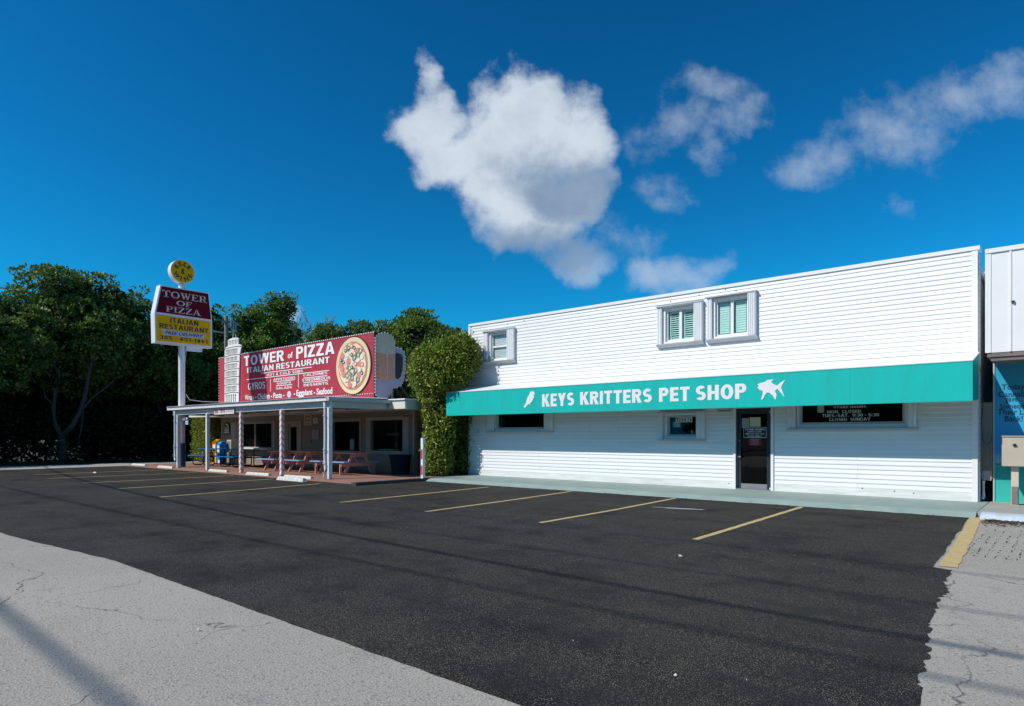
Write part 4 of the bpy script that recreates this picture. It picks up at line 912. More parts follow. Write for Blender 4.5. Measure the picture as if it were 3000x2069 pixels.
# neon oval behind the left window
mb = MB(); mb.tube([(-31.95+.34*math.cos(a), YR+.3, 1.74+.17*math.sin(a)) for a in [i*math.pi/12 for i in range(24)]], .012, 6, closed=True); mb.build('oval_tube_sign', mat('dull_purple_tube', (.16,.12,.22), .4), None, label='unlit oval tube sign behind the left restaurant window', cat='sign')
# wall signs
def plate(name, label, box, m, y=YR-.03, parts=()):
    t = thing(name, ((box[0]+box[1])/2, y, box[2]), label, 'sign')
    mb = MB(); mb.box(box[0], box[1], y-.012, y, box[2], box[3]); mb.build('plate', m, t)
    return t
CREAMP = mat('cream_sign_board', (.62,.55,.38), .6, .08)
t = plate('open_sign', 'cream board reading OPEN EVERYDAY 11 AM right of the restaurant door', (-28.17,-27.54,2.10,2.59), CREAMP)
text('OPEN', (-28.08,-27.63,2.44,2.55), 'y', YR-.046, BLACK, t, bold=.03); text('EVERYDAY', (-28.12,-27.60,2.28,2.38), 'y', YR-.046, BLACK, t, bold=.03); text('11 A.M.', (-28.08,-27.64,2.14,2.22), 'y', YR-.046, BLACK, t, bold=.02)
t = plate('small_notice', 'small white notice between the open board and the window shutter', (-27.40,-27.02,2.19,2.44), PAPER)
text('SHIRT &', (-27.34,-27.08,2.36,2.40), 'y', YR-.046, BLACK, t, bold=.02); text('SHOES', (-27.34,-27.08,2.27,2.33), 'y', YR-.046, BLACK, t, bold=.02)
t = plate('notice_board', 'framed notice board of papers below the small white notice', (-27.52,-26.88,1.40,1.92), mat('notice_frame', (.22,.20,.18), .6))
for a, b in ((-27.47,-27.23),(-27.18,-26.93)):
    mb = MB(); mb.box(a, b, YR-.050, YR-.043, 1.44, 1.88); mb.build('paper', mat('notice_paper', (.45,.42,.42), .8, .35, 25), t)
mb = MB(); mb.box(-27.72,-27.58,YR-.08,YR-.03,1.25,1.40); mb.build('wall_tap_box', mat('olive_box', (.30,.30,.10), .6), None, label='small olive box on the wall below the notice board', cat='box')
t = thing('cow_plaque', (-36.0, YR-.03, 1.69), 'black arched plaque with a white cow panel at the restaurant left end', 'sign')
ar = [(-36.33,1.72),(-36.3,1.69),(-35.66,1.69),(-35.63,1.72)]+[(-35.98+.35*math.cos(a), 2.05+.32*math.sin(a)) for a in [i*math.pi/12 for i in range(13)]]
mb = MB(); mb.prism(ar, 'y', YR-.06, YR-.03); mb.build('plate', BLACK, t)
mb = MB(); mb.prism([(-36.2,2.0),(-35.76,2.0)]+[(-35.98+.22*math.cos(a), 2.08+.2*math.sin(a)) for a in [i*math.pi/8 for i in range(9)]], 'y', YR-.068, YR-.061); mb.box(-36.27,-35.69,YR-.068,YR-.061,1.74,1.80); mb.box(-36.27,-35.69,YR-.068,YR-.061,1.84,1.90); mb.box(-36.22,-35.74,YR-.068,YR-.061,1.93,1.97); mb.build('white_panel', PAPER, t)
mb = MB(); mb.box(-36.10,-35.86,YR-.075,YR-.069,2.08,2.18); mb.box(-36.17,-36.09,YR-.075,YR-.069,2.12,2.2)
for x in (-36.09,-36.04,-35.93,-35.88): mb.box(x, x+.025, YR-.075, YR-.069, 2.0, 2.08)
mb.build('cow_figure', BLACK, t)
t = thing('est_banner', (-27.8, 13.2, 2.53), 'white Est. 1975 board hung on the front porch beam', 'sign')
mb = MB(); mb.box(-28.7,-26.9,13.345,13.355,2.53,2.80); mb.build('plate', mat('pinkish_white_board', (.74,.68,.67), .6, .1), t)
text('Est. 1975', (-28.64,-27.68,2.59,2.76), 'y', 13.338, mat('dark_red_print', (.35,.02,.04), .6), t, bold=.03)
for i, zz in enumerate((2.70,2.62)):
    text('• • • • •', (-27.55,-26.97,zz,zz+.05), 'y', 13.338, mat('blue_print', (.03,.08,.25), .6), t, bold=.02)
t = thing('parrot_lottery_sign', (-32.25, 13.6, 2.1), 'small blue and white shaped sign on a bracket under the porch left end', 'sign')
mb = MB(); mb.box(-32.5,-32.1,13.56,13.58,2.36,2.38); mb.box(-32.5,-32.1,13.56,13.58,2.44,2.46); mb.build('bracket', LETW, t)
mb = MB(); mb.prism([(-32.15,2.52),(-32.0,2.58),(-31.9,2.55),(-31.8,2.40),(-31.77,2.12),(-32.13,2.12),(-32.12,2.35)], 'y', 13.56, 13.60); mb.build('plate', mat('blue_sign_face', (.02,.08,.35), .5), t)
mb = MB(); mb.prism([(-32.06,2.48),(-31.95,2.50),(-31.87,2.42),(-31.98,2.36)], 'y', 13.55, 13.559); mb.box(-32.09,-31.81,13.55,13.559,2.14,2.30); mb.build('white_figure', LETW, t)
text('LOTTO', (-32.07,-31.83,2.18,2.25), 'y', 13.545, NAVYL, t, bold=.02)

# ------------------------------------------------------------------ rooftop billboard
YB = 16.10
bb = thing('roof_billboard', (-27.5, 16.15, 3.0), 'long red Tower of Pizza menu billboard standing on the restaurant roof', 'billboard')
mb = MB(); mb.box(-34.03,-31.62,YB+.001,YB+.07,2.935,5.66); mb.build('end_panel', SIGNRED2, bb)
mb = MB(); mb.box(-31.617,-24.0,YB,YB+.075,2.935,5.68); mb.box(-23.998,-20.99,YB,YB+.075,2.935,5.70); pn = mb.build('panel', SIGNRED, bb)
mb = MB(); mb.box(-20.985,-20.965,YB-.01,YB+.1,3.02,5.72); mb.build('end_post', BLACK, bb)
mb = MB()
for i in range(84):
    x = -33.98+i*.156; mb.box(x, x+.07, YB-.03, YB-.0, (5.655 if x < -31.6 else 5.68)-.0, (5.655 if x < -31.6 else 5.68)+.035)
for i in range(19): z_ = 3.1+i*.14; mb.box(-34.06,-34.03,YB-.03,YB,z_,z_+.06)
for i in range(86):
    x = -33.9+i*.156
    if x < -21: mb.box(x, x+.06, YB-.02, YB-.0, 3.26, 3.285)
mb.build('string_of_bulbs', LETW, bb, kind='stuff')
mb = MB()
for x in (-33.5,-30.5,-27.5,-24.5,-21.5): mb.tube([(x,YB+.08,5.4),(x,YB+1.9,3.02)], .04, 6); mb.box(x-.04, x+.04, YB+.076, YB+.14, 3.01, 5.6)
mb.build('back_brace', BARKD, bb)
yt = YB-.008
OUTL = mat('dark_letter_outline', (.10,.01,.02), .5)
def line(s, box, bold=.02, outline=0, **k):
    if outline: text(s, (box[0]-outline, box[1]+outline, box[2]-outline, box[3]+outline), 'y', yt+.004, OUTL, bb, bold=bold+.03, name='letter_outline', **k)
    return text(s, box, 'y', yt, LETW, bb, bold=bold, **k)
line('TOWER', (-31.41,-27.64,5.06,5.56), .035, .025); line('of', (-27.34,-26.90,5.14,5.42), .03); line('PIZZA', (-26.62,-23.66,5.06,5.60), .035, .025)
line('ITALIAN RESTAURANT', (-31.08,-24.02,4.70,4.97), .03, .018)
line('HOT & COLD SUBS', (-29.18,-26.07,4.43,4.555), .02, spacing=1.1)
line('GYROS', (-30.99,-29.34,3.86,4.20), .008)
line('APPETIZERS', (-28.60,-26.69,4.18,4.29), .02); line('SOUPS', (-28.28,-27.06,3.98,4.085), .02); line('SALADS', (-28.36,-26.97,3.76,3.87), .02)
line('CALZONES', (-26.03,-24.18,4.235,4.34), .02); line('STROMBOLIS', (-26.14,-23.96,4.01,4.125), .02); line('DESSERTS', (-26.00,-24.13,3.79,3.90), .02)
line('Wraps', (-31.30,-30.42,3.29,3.63), .02); line('Chicken', (-30.06,-28.92,3.35,3.64), .03); line('Pasta', (-28.60,-27.82,3.355,3.62), .03)
line('Eggplant', (-26.60,-25.30,3.31,3.66), .03); line('Seafood', (-24.99,-23.81,3.375,3.66), .03)
mb = MB(); mb.prism([(-27.21+.17*math.cos(a), 3.49+.155*math.sin(a)) for a in [i*math.pi/12 for i in range(24)]], 'y', yt-.002, yt+.006); mb.build('egg_shape', LAV, bb)
for x, z_ in ((-30.24,3.46),(-28.76,3.45),(-27.66,3.45),(-26.76,3.48),(-25.15,3.47)): mb = MB(); mb.box(x-.05, x+.05, yt-.002, yt+.004, z_-.025, z_+.03); mb.build('dash', LETW, bb)
for a, b, c in ((-29.70,-25.36,4.61),(-31.12,-24.04,4.38),(-28.56,-26.72,4.135),(-28.36,-26.94,3.93),(-26.03,-24.18,4.165),(-26.03,-24.13,3.96)): mb = MB(); mb.box(a, b, yt-.002, yt+.004, c-.016, c+.016); mb.build('rule_line', LETW, bb)
for x, a, b in ((-28.84,3.69,4.32),(-26.43,3.77,4.40)): mb = MB(); mb.box(x-.02, x+.02, yt-.002, yt+.004, a, b-.04); mb.build('rule_line', LETW, bb)
# pizza cut-out
pz = thing('pizza_cutout', (-22.32, 16.07, 3.26), 'round painted pizza board on the right end of the red billboard', 'sign')
def disc(cx, cz, rx, rz, y, m, name, parent, n=28, jag=0, rnd=random.Random(2), th=.012):
    mb = MB(); mb.prism([(cx+rx*(1+rnd.uniform(-jag, jag))*math.cos(a), cz+rz*(1+rnd.uniform(-jag, jag))*math.sin(a)) for a in [i*2*math.pi/n for i in range(n)]], 'y', y-th, y); return mb.build(name, m, parent)
disc(-22.30,4.455,1.20,1.195,YB-.012,BLACK,'rim',pz,48); disc(-22.32,4.46,1.16,1.16,YB-.03,CRUST,'crust',pz,48); disc(-22.32,4.46,.98,.98,YB-.045,SAUCE,'sauce',pz,40,.015); disc(-22.32,4.47,.90,.90,YB-.06,CHEESE,'cheese',pz,40,.04)
rnd = random.Random(21); pts = []
tries = 0
while len(pts) < 44 and tries < 4000:
    tries += 1; a = rnd.uniform(0, 6.28); r_ = math.sqrt(rnd.random())*.80; x, z_ = -22.32+r_*math.cos(a), 4.47+r_*math.sin(a)
    if all((x-p[0])**2+(z_-p[1])**2 > .175**2 for p in pts): pts.append((x, z_))
for i, (x, z_) in enumerate(pts):
    k = i % 5; y = YB-.074-.0005*i
    if k == 0: disc(x, z_, .14, .13, y, PEPP, 'pepperoni', pz, 14, .05, rnd, .008)
    elif k == 1:
        mb = MB(); mb.tube([(x+.10*math.cos(t_)*(1+.25*math.cos(3*t_)), y-.01, z_+.10*math.sin(t_)*(1+.25*math.cos(3*t_))) for t_ in [j*2*math.pi/16 for j in range(16)]], .022, 5, closed=True); mb.build('pepper_ring', GPEP, pz)
    elif k == 2: o_ = disc(x, z_, .075, .08, y, OLIVE, 'olive', pz, 12, 0, rnd, .010); disc(x, z_, .035, .04, y-.012, MUSH, 'olive_hole', pz, 8, 0, rnd, .004)
    elif k == 3: disc(x, z_, .12, .10, y, MUSH, 'mushroom', pz, 10, .12, rnd, .010)
    else: disc(x, z_, .10, .10, y, PEPP, 'tomato', pz, 12, .08, rnd, .008); disc(x, z_, .06, .055, y-.012, CHEESE, 'tomato_core', pz, 8, 0, rnd, .004)
# leaning tower cut-out
tw = thing('tower_cutout', (-32.6, 16.0, 3.0), 'white leaning tower cut-out standing before the left end of the billboard', 'sign')
YT = 16.03; lv = [(2.935,-33.31,-31.85),(3.79,-33.31,-31.81),(4.22,-33.31,-31.81),(4.60,-33.31,-31.80),(4.99,-33.31,-31.78),(5.36,-33.31,-31.74),(5.70,-33.30,-31.72),(6.10,-33.27,-31.56)]
def arc_top(x0, x1, z, b, n=8): return [(x0+(x1-x0)*i/n, z+b*math.sin(math.pi*i/n)+.0) for i in range(n+1)]
cut = [(lv[0][1],lv[0][0])]+[(l[1],l[0]) for l in lv[1:]]+[(-33.25,6.12),(-32.95,6.20),(-32.93,6.5)]+arc_top(-32.93,-31.86,6.52,.05)[1:]+[(-31.87,6.22),(-31.62,6.15)]+[(l[2],l[0]) for l in lv[::-1]]
mb = MB(); mb.prism(cut, 'y', YT, YT+.04); mb.build('white_board', LETW, tw)
def arch_mark(mb, x, z0, z1, w, lean=0):
    mb.prism([(x-w/2,z0),(x+w/2,z0),(x+w/2+lean,z1-w*1.4),(x+w*1.1+lean,z1-w*.7),(x+w*.5+lean,z1),(x-w*.7+lean,z1),(x-w*1.1+lean,z1-w*.7),(x-w/2+lean,z1-w*1.4)], 'y', YT-.006, YT-.001)
for i, (a, b) in enumerate(zip(lv, lv[1:])):
    mb = MB(); n = 6 if i == 0 else (9 if i < 6 else 10)
    for k in range(n):
        t_ = (k+.5)/n; u = t_+.045*math.sin(2*math.pi*t_)*0; x = a[1]+(a[2]-a[1])*(.06+.80*u); arch_mark(mb, x, a[0]+.05+(.0 if i else .02), b[0]-.09, .042 if i else .055, .02 if i > 4 else 0)
    mb.build('arch_row', BLACK, tw)
    if i < 7:
        pts = arc_top(b[1], b[2], b[0]-.03, .035); mb = MB()
        for (x0, z0), (x1, z1) in zip(pts, pts[1:]): mb.prism([(x0,z0-.014),(x1,z1-.014),(x1,z1+.014),(x0,z0+.014)], 'y', YT-.008, YT-.001)
        mb.build('storey_line', BLACK, tw)
mb = MB()
for k in range(6): arch_mark(mb, -32.82+k*.165, 6.24, 6.46, .045, .02)
mb.build('arch_row', BLACK, tw)
mb = MB(); mb.tube([(-32.5,YT+.02,6.5),(-32.42,YT+.02,6.78)], .014, 6); mb.tube([(-32.16,YT+.02,6.5),(-32.17,YT+.02,6.74)], .014, 6); mb.build('flag_rod', LETW, tw)
# beer mug cut-out, square to the billboard
mg = thing('mug_cutout', (-20.95, 16.8, 3.0), 'large beer mug cut-out at the right end of the red billboard', 'sign')
XM = -20.93
out = [(16.12,3.32),(16.16,3.20),(16.28,3.12),(16.74,3.12),(16.92,3.36),(16.96,3.52),(17.22,3.56),(17.42,3.64),(17.56,3.86),(17.65,4.32),(17.66,4.86),(17.58,5.06),(17.44,5.17),(17.10,5.22),(17.11,5.46),(17.02,5.60),(16.90,5.66),(16.76,5.72),(16.60,5.72),(16.46,5.70),(16.30,5.64),(16.18,5.56),(16.12,5.46)]
mb = MB(); mb.prism(out, 'x', XM-.05, XM); mb.build('mug_board', MUGB, mg)
mb = MB(); mb.prism([(16.14,3.86),(16.4,3.82),(16.8,3.82),(17.03,3.88),(17.05,4.93),(16.12,4.93)], 'x', XM+.002, XM+.012); mb.build('beer', BEER, mg)
mb = MB(); mb.prism([(16.12,4.90),(16.6,4.86),(17.08,4.92),(17.09,5.18),(17.10,5.45),(17.0,5.58),(16.88,5.64),(16.74,5.70),(16.60,5.70),(16.44,5.68),(16.30,5.62),(16.19,5.54),(16.13,5.44)], 'x', XM+.013, XM+.022); mb.build('foam', FOAM, mg)
mb = MB(); mb.prism([(17.12,3.96),(17.24,3.90),(17.40,4.02),(17.50,4.3),(17.52,4.80),(17.44,4.94),(17.2,4.98),(17.13,4.92)], 'x', XM+.002, XM+.01); mb.build('handle_gap', BLACK, mg)
mb = MB()
for y_, a, b, w_ in ((16.36,3.84,4.4,.012),(16.68,3.84,4.92,.028),(16.92,3.86,4.4,.012)): mb.prism([(y_-w_*.3,a),(y_+w_*.3,a),(y_+w_,b),(y_-w_,b)], 'x', XM+.0235, XM+.028)
mb.build('highlight', LAV, mg)
mb = MB()
for i in range(15): y_ = 16.14; z_ = 3.3+i*.155; mb.prism([(y_,z_),(y_+.10,z_-.05),(y_+.10,z_-.04),(y_,z_+.012)], 'x', XM+.024, XM+.028)
mb.build('ridge_mark', BLACK, mg)
mb = MB()
for (y0,z0),(y1,z1) in zip(out, out[1:]+out[:1]):
    n = max(1, int(math.hypot(y1-y0,z1-z0)/.12))
    for i in range(n): y_, z_ = y0+(y1-y0)*i/n, z0+(z1-z0)*i/n; mb.box(XM-.03, XM+.012, y_-.018, y_+.018, z_-.018, z_+.018)
mb.build('string_of_bulbs', LETW, mg, kind='stuff')
mb = MB(); mb.tube([(XM-.10,17.3,4.7),(XM-.10,18.7,3.0)], .05, 6); mb.build('timber_brace', BARKD, mg); mb = MB(); mb.tube([(XM-.25,17.2,4.2),(XM-.25,18.15,3.0)], .05, 6); mb.build('timber_brace', BARKD, mg); mb = MB(); mb.box(XM-.18,XM-.06,16.95,17.07,3.0,4.3); mb.build('back_post', POLEW, mg)

for o_ in (bb, pz, tw, mg):
    o_.location = Vector((0,0,1.6))+(Vector(o_.location)-Vector((0,0,1.6)))*1.05; o_.scale = (1.05,)*3
# ------------------------------------------------------------------ pole sign
ps = thing('pole_sign', (-33.1, 13.8, .08), 'tall white pole sign with maroon and yellow faces', 'sign')
XF = -32.88
mb = MB(); mb.cyl((-33.1,13.8,.08), .15, 8.9, 18); mb.build('pole', PORCHW, ps, smooth=False)
mb = MB(); mb.cyl((-33.1,13.8,.08), .175, 1.16, 18); mb.build('painted_pole_foot', BLUEP, ps, label='dark blue painted foot of the pole')
cab = [(12.50,6.0),(15.19,6.0),(15.19,7.36),(15.02,8.76),(12.73,8.76),(12.47,7.40)]
mb = MB(); mb.prism(cab, 'x', XF-.46, XF); mb.build('cabinet', CABW, ps)
mb = MB(); mb.prism([(12.55,7.45),(15.13,7.43),(14.98,8.70),(12.79,8.70)], 'x', XF, XF+.012); mb.build('maroon_face', MAROON, ps)
mb = MB(); mb.prism([(12.57,6.10),(15.10,6.10),(15.10,7.32),(12.55,7.34)], 'x', XF, XF+.012); mb.build('yellow_face', YELLOW, ps)
xl = XF+.018
for s, bx in (('TOWER',(12.80,14.93,8.22,8.54)),('OF',(13.46,14.18,7.89,8.14)),('PIZZA',(12.98,14.62,7.53,7.81))):
    v, f = serif_word(s); place2d(v, f, bx, 'x', xl, 'serif_lettering', CREAML, ps)
text('ITALIAN', (13.17,14.50,7.02,7.26), 'x', xl, NAVYL, ps, bold=.03); text('RESTAURANT', (12.68,14.99,6.71,6.95), 'x', xl, NAVYL, ps, bold=.03)
mb = MB(); mb.prism([(12.86,6.42),(14.78,6.42),(14.84,6.64),(12.80,6.66)], 'x', XF+.0125, XF+.016); mb.build('delivery_plate', LAV, ps)
text('FREE DELIVERY', (12.93,14.74,6.455,6.61), 'x', xl, mat('blue_lettering', (.01,.025,.10), .5), ps, bold=.03, shear=.3)
text('305 - 451-1461', (12.70,14.95,6.20,6.375), 'x', xl, NAVYL, ps, bold=.03, spacing=1.1)
mb = MB(); mb.box(-33.2,-32.95,13.95,14.72,5.78,5.999); mb.build('ballast_box', CABW, ps)
mb = MB(); mb.tube([(-32.93,13.95,5.99),(-32.93,13.93,5.6),(-32.95,13.9,5.2)], .015, 6); mb.build('conduit', GREYTRIM, ps)
mb = MB(); mb.cyl((-33.30,13.8,9.60), .575, .34, 40, 'x'); mb.build('round_cabinet', CABW, ps)
mb = MB(); mb.cyl((-32.959,13.8,9.60), .535, .012, 40, 'x'); mb.build('round_face', YELLOW, ps)
def arc_text(s, r, cy, cz, deg0, deg1, h, up, x, m):
    n = len(s)
    for i, ch in enumerate(s):
        a = R(deg0+(deg1-deg0)*i/(n-1)); v, f = text2d(ch, .035); v = v[:, :2]; mn, mxx = v.min(0), v.max(0); w = (mxx[0]-mn[0])*h/.73
        u = (v-(mn+mxx)/2)/(mxx[1]-mn[1])*h
        rot = a-math.pi/2 if up else a+math.pi/2
        c_, s_ = math.cos(rot), math.sin(rot); mb = MB()
        mb.add([(x-.00004*(i_), cy+r*math.cos(a)+p[0]*c_-p[1]*s_, cz+r*math.sin(a)+p[0]*s_+p[1]*c_) for i_, p in enumerate(u)], f); mb.build('letter', m, ps)
arc_text('BEER', .36, 13.8, 9.60, 150, 40, .21, True, -32.94, NAVYL); arc_text('WINE', .36, 13.8, 9.60, 215, 325+10, .21, False, -32.94, NAVYL)
text('&', (13.70,13.92,9.48,9.74), 'x', -32.94, NAVYL, ps)
mb = MB(); mb.tube([(-32.95,13.9,3.7),(-32.7,14.0,3.35),(-32.0,14.3,3.25),(-30.5,15.0,3.2),(-29.2,15.8,3.12)], .02, 6); mb.build('service_conduit', WIREG, None, smooth=True, label='grey conduit running from the sign pole onto the porch roof', cat='cable')

# ------------------------------------------------------------------ porch furniture
def plank(name, x0, x1, y0, y1, z0, z1, m, parent): mb = MB(); mb.box(x0, x1, y0, y1, z0, z1); return mb.build(name, m, parent, bevel=.004)
def aframe(t, X, yc, zf, m=PINK, posts=False):
    """end frame in the YZ plane at x = X"""
    for s in (-1, 1):
        mb = MB(); y0, y1 = yc+s*.66, yc+s*.28
        mb.prism([(y0-.062, zf), (y0+.062, zf), (y1+.062, zf+.72), (y1-.062, zf+.72)], 'x', X-.02, X+.02); mb.build('leg', m, t)
        if posts: mb = MB(); mb.box(X-.062, X-.022, yc+s*.80-.045, yc+s*.80+.045, zf, zf+.40); mb.build('bench_post', m, t)
    mb = MB(); mb.box(X+.021, X+.06, yc-.84, yc+.84, zf+.29, zf+.42); mb.build('bench_support', m, t)
    mb = MB(); mb.box(X+.021, X+.06, yc-.40, yc+.40, zf+.62, zf+.725); mb.build('top_support', m, t)
def wood_table(loc, length, fr, label, posts=False):
    x, y, z = loc; t = thing('picnic_table', loc, label, 'picnic table', 'pink wooden picnic tables on the patio')
    for X in fr: aframe(t, x+X, y, z, posts=posts)
    for i in range(5): plank('top_plank', x-length/2, x+length/2, y-.375+i*.152, y-.375+i*.152+.142, z+.726, z+.762, PINK, t)
    for s in (-1, 1):
        for k in range(2):
            yy = y+s*.76-.14+k*.142; plank('bench_plank', x-length/2, x+length/2, yy, yy+.135, z+.422, z+.458, BENCHB, t)
    mb = MB()
    for X in fr:
        sgn = -1 if X > 0 else 1
        mb.tube([(x+X, y, z+.36), (x+X+sgn*.42, y, z+.70)], .035, 4)
    mb.build('diagonal_brace', PINK, t)
    t.scale = (1, 1, 1.12)
    return t
wood_table((-26.65, 15.50, .085), 1.45, (-.42,.42), 'pink picnic table with blue benches, nearest the striped posts')
wood_table((-24.75, 15.55, .085), 1.45, (-.42,.42), 'pink picnic table with blue benches, middle of the three')
wood_table((-22.20, 15.62, .085), 2.35, (-.80,.86), 'long pink picnic table with extra bench posts by the corner post', posts=True)
def metal_table(loc, label):
    x, y, z = loc; t = thing('picnic_table', loc, label, 'picnic table', 'blue picnic tables with looped black legs')
    for i in range(3): mb = MB(); mb.box(x-.95, x+.95, y-.39+i*.262, y-.39+i*.262+.255, z+.73, z+.765); mb.build('top_plank', BLUEM, t, bevel=.008)
    for s in (-1, 1): mb = MB(); mb.box(x-.95, x+.95, y+s*.80-.13, y+s*.80+.13, z+.43, z+.47); mb.build('bench_plank', BLUEM, t, bevel=.008)
    for X in (-.62,.62):
        for s in (-1, 1):
            pts = [(x+X, y+s*.80, z+.42), (x+X, y+s*.80, z+.12), (x+X, y+s*.76, z+.05), (x+X, y+s*.68, z+.025), (x+X, y+s*.38, z+.025), (x+X, y+s*.30, z+.05), (x+X, y+s*.27, z+.12), (x+X, y+s*.27, z+.72)]
            mb = MB(); mb.tube(pts, .027, 8); mb.build('loop_leg', TUBEB, t, smooth=True)
        mb = MB(); mb.tube([(x+X, y-.8, z+.40), (x+X, y+.8, z+.40)], .022, 6); mb.build('cross_tube', TUBEB, t)
    for s in (-1, 1): mb = MB(); mb.tube([(x+s*.62, y, z+.40), (x+s*.12, y, z+.70)], .018, 6); mb.build('brace', TUBEB, t)
    t.scale = (1, 1, 1.12)
    return t
metal_table((-33.9, 15.75, .085), 'blue metal picnic table nearest the blue footed pole')
metal_table((-30.9, 15.75, .085), 'blue metal picnic table between the plain and striped posts')
def newsbox(x, y, label, m, kind):
    t = thing('newspaper_box', (x, y, .09), label, 'newspaper box', 'newspaper boxes by the restaurant wall')
    if kind == 0:
        mb = MB(); mb.box(x-.20, x+.20, y-.17, y+.2, .72, 1.16); mb.box(x-.13, x+.13, y-.12, y+.15, .16, .719); mb.box(x-.20, x+.20, y-.18, y+.2, .09, .16); mb.build('cabinet', m, t, bevel=.015)
        mb = MB()
        for s in (-1, 1): mb.prism([(y-.17,1.161),(y+.2,1.161),(y+.2,1.40),(y+.05,1.42),(y-.17,1.25)], 'x', x+s*.185-.015, x+s*.185+.015)
        mb.box(x-.168, x+.168, y+.0, y+.19, 1.34, 1.40); mb.build('coin_housing', m, t)
        mb = MB(); mb.box(x-.15, x+.15, y-.18, y-.171, .80, 1.10); mb.build('display_window', PAPER, t)
    elif kind == 1:
        mb = MB(); mb.prism([(y-.18,.09),(y-.18,1.16),(y-.08,1.28),(y+.16,1.30),(y+.2,1.22),(y+.2,.09)], 'x', x-.19, x+.19); mb.build('cabinet', m, t, bevel=.02)
        mb = MB(); mb.box(x-.12, x+.12, y-.19, y-.181, .72, 1.08); mb.build('display_window', PAPER, t)
        mb = MB(); mb.prism([(y-.19,.12),(y-.19,.22),(y-.186,.30),(y-.186,.12)], 'x', x-.02, x+.16); mb.build('white_swoosh', LETW, t)
    else:
        mb = MB(); mb.box(x-.24, x+.24, y-.24, y+.30, .70, 1.38); mb.box(x-.18, x+.18, y-.15, y+.2, .16, .699); mb.box(x-.22, x+.22, y-.22, y+.25, .09, .159); mb.build('cabinet', m, t, bevel=.015)
        mb = MB(); mb.box(x-.16, x+.16, y-.25, y-.241, .82, 1.30); mb.build('display_window', mat('dull_glass_window', (.22,.26,.22), .2), t)
        mb = MB(); mb.prism([(y+.03+.13*math.cos(a), 1.05+.05*math.sin(a)) for a in [i*math.pi/8 for i in range(16)]], 'x', x+.241, x+.246); mb.build('oval_badge', FOAM, t)
    return t
newsbox(-35.45, 16.65, 'yellow newspaper box with an open topped coin housing', NYEL, 0)
newsbox(-34.72, 16.55, 'bright blue newspaper box with a rounded top', NBLU, 1)
newsbox(-34.45, 17.05, 'light grey newspaper box with an oval badge on its side', NGREY, 2)
tc_ = thing('trash_can', (-20.12, 16.72, .09), 'dark navy plastic trash can before the end restaurant window', 'trash can')
mb = MB(); mb.cyl((-20.12,16.72,.09), .34, .70, 24, r2=.42); mb.build('body', TRASH, tc_)
mb = MB(); mb.cyl((-20.12,16.72,.79), .46, .055, 24); mb.build('rim', TRASH, tc_)
mb = MB(); mb.box(-20.62,-20.54,16.64,16.80,.68,.74); mb.box(-19.70,-19.62,16.64,16.80,.68,.74); mb.build('handle', TRASH, tc_)
mk = thing('marker_post', (-17.45, 15.52, .1), 'white square post with red reflective strips on the kerb corner', 'post')
mb = MB(); mb.box(-17.50,-17.39,15.46,15.58,.08,1.52); mb.build('post', LETW, mk, bevel=.006)
for a, b in ((.78,1.12),(.22,.55)): mb = MB(); mb.box(-17.48,-17.41,15.452,15.459,a,b); mb.build('reflective_strip', REDP, mk)
mb = MB(); mb.box(-17.389,-17.36,15.47,15.57,1.18,1.32); mb.build('tan_label', mat('tan_label_face', (.45,.36,.22), .6), mk)
h = thing('garden_hose', (-18.9, 17.0, .4), 'coil of teal garden hose hanging beside the ivy column', 'hose')
mb = MB(); pts = []
for i in range(96):
    a = i*2*math.pi/24; r_ = .30+.012*(i//24); pts.append((-18.72+(r_+.03*math.sin(i*.7))*math.cos(a), 17.05+.02*math.sin(i*.3), .82+1.45*(r_)*math.sin(a)))
mb.tube(pts, .013, 6); mb.build('coil', HOSE, h, smooth=True)
mb = MB(); mb.box(-18.78,-18.64,17.0,17.1,1.10,1.16); mb.build('hanger', GREYTRIM, h)
# wheel stops: one built, the rest copied
ws = thing('wheel_stop', (-22.0, 12.5, .006), 'wheel stop standing forward of the row near the corner post', 'wheel stop', 'painted concrete wheel stops along the patio')
mb = MB(); mb.prism([(12.42,.006),(12.45,.10),(12.48,.135),(12.56,.135),(12.59,.10),(12.62,.006)], 'x', -22.88,-21.12)
for i, v in enumerate(mb.v):
    if abs(v[0]+22.88) < .01 or abs(v[0]+21.12) < .01:
        if v[2] > .05: mb.v[i] = (v[0]+(.07 if v[0] < -22 else -.07), v[1], v[2])
b_ = mb.build('block', STOPW, ws, bevel=.008)
mb = MB()
for X in (-22.5,-21.5): mb.cyl((X,12.52,.134), .012, .012, 8)
mb.build('anchor_pin', BARKD, ws)
ws.location = (-21.05, 12.52, .0)
for x, y, rz, lb in ((-21.75,13.22,.06,'wheel stop in front of the right corner post, first from the right'),(-24.7,13.25,.03,'wheel stop left of the bold striped post'),(-28.2,13.3,0,'wheel stop between the plain post and the thin striped post'),
                  (-33.6,13.25,0,'wheel stop at the foot of the left corner post'),(-37.2,13.35,.02,'farthest wheel stop, alone left of the porch')):
    place_copy(ws, (x, y, .0), lb, rz)

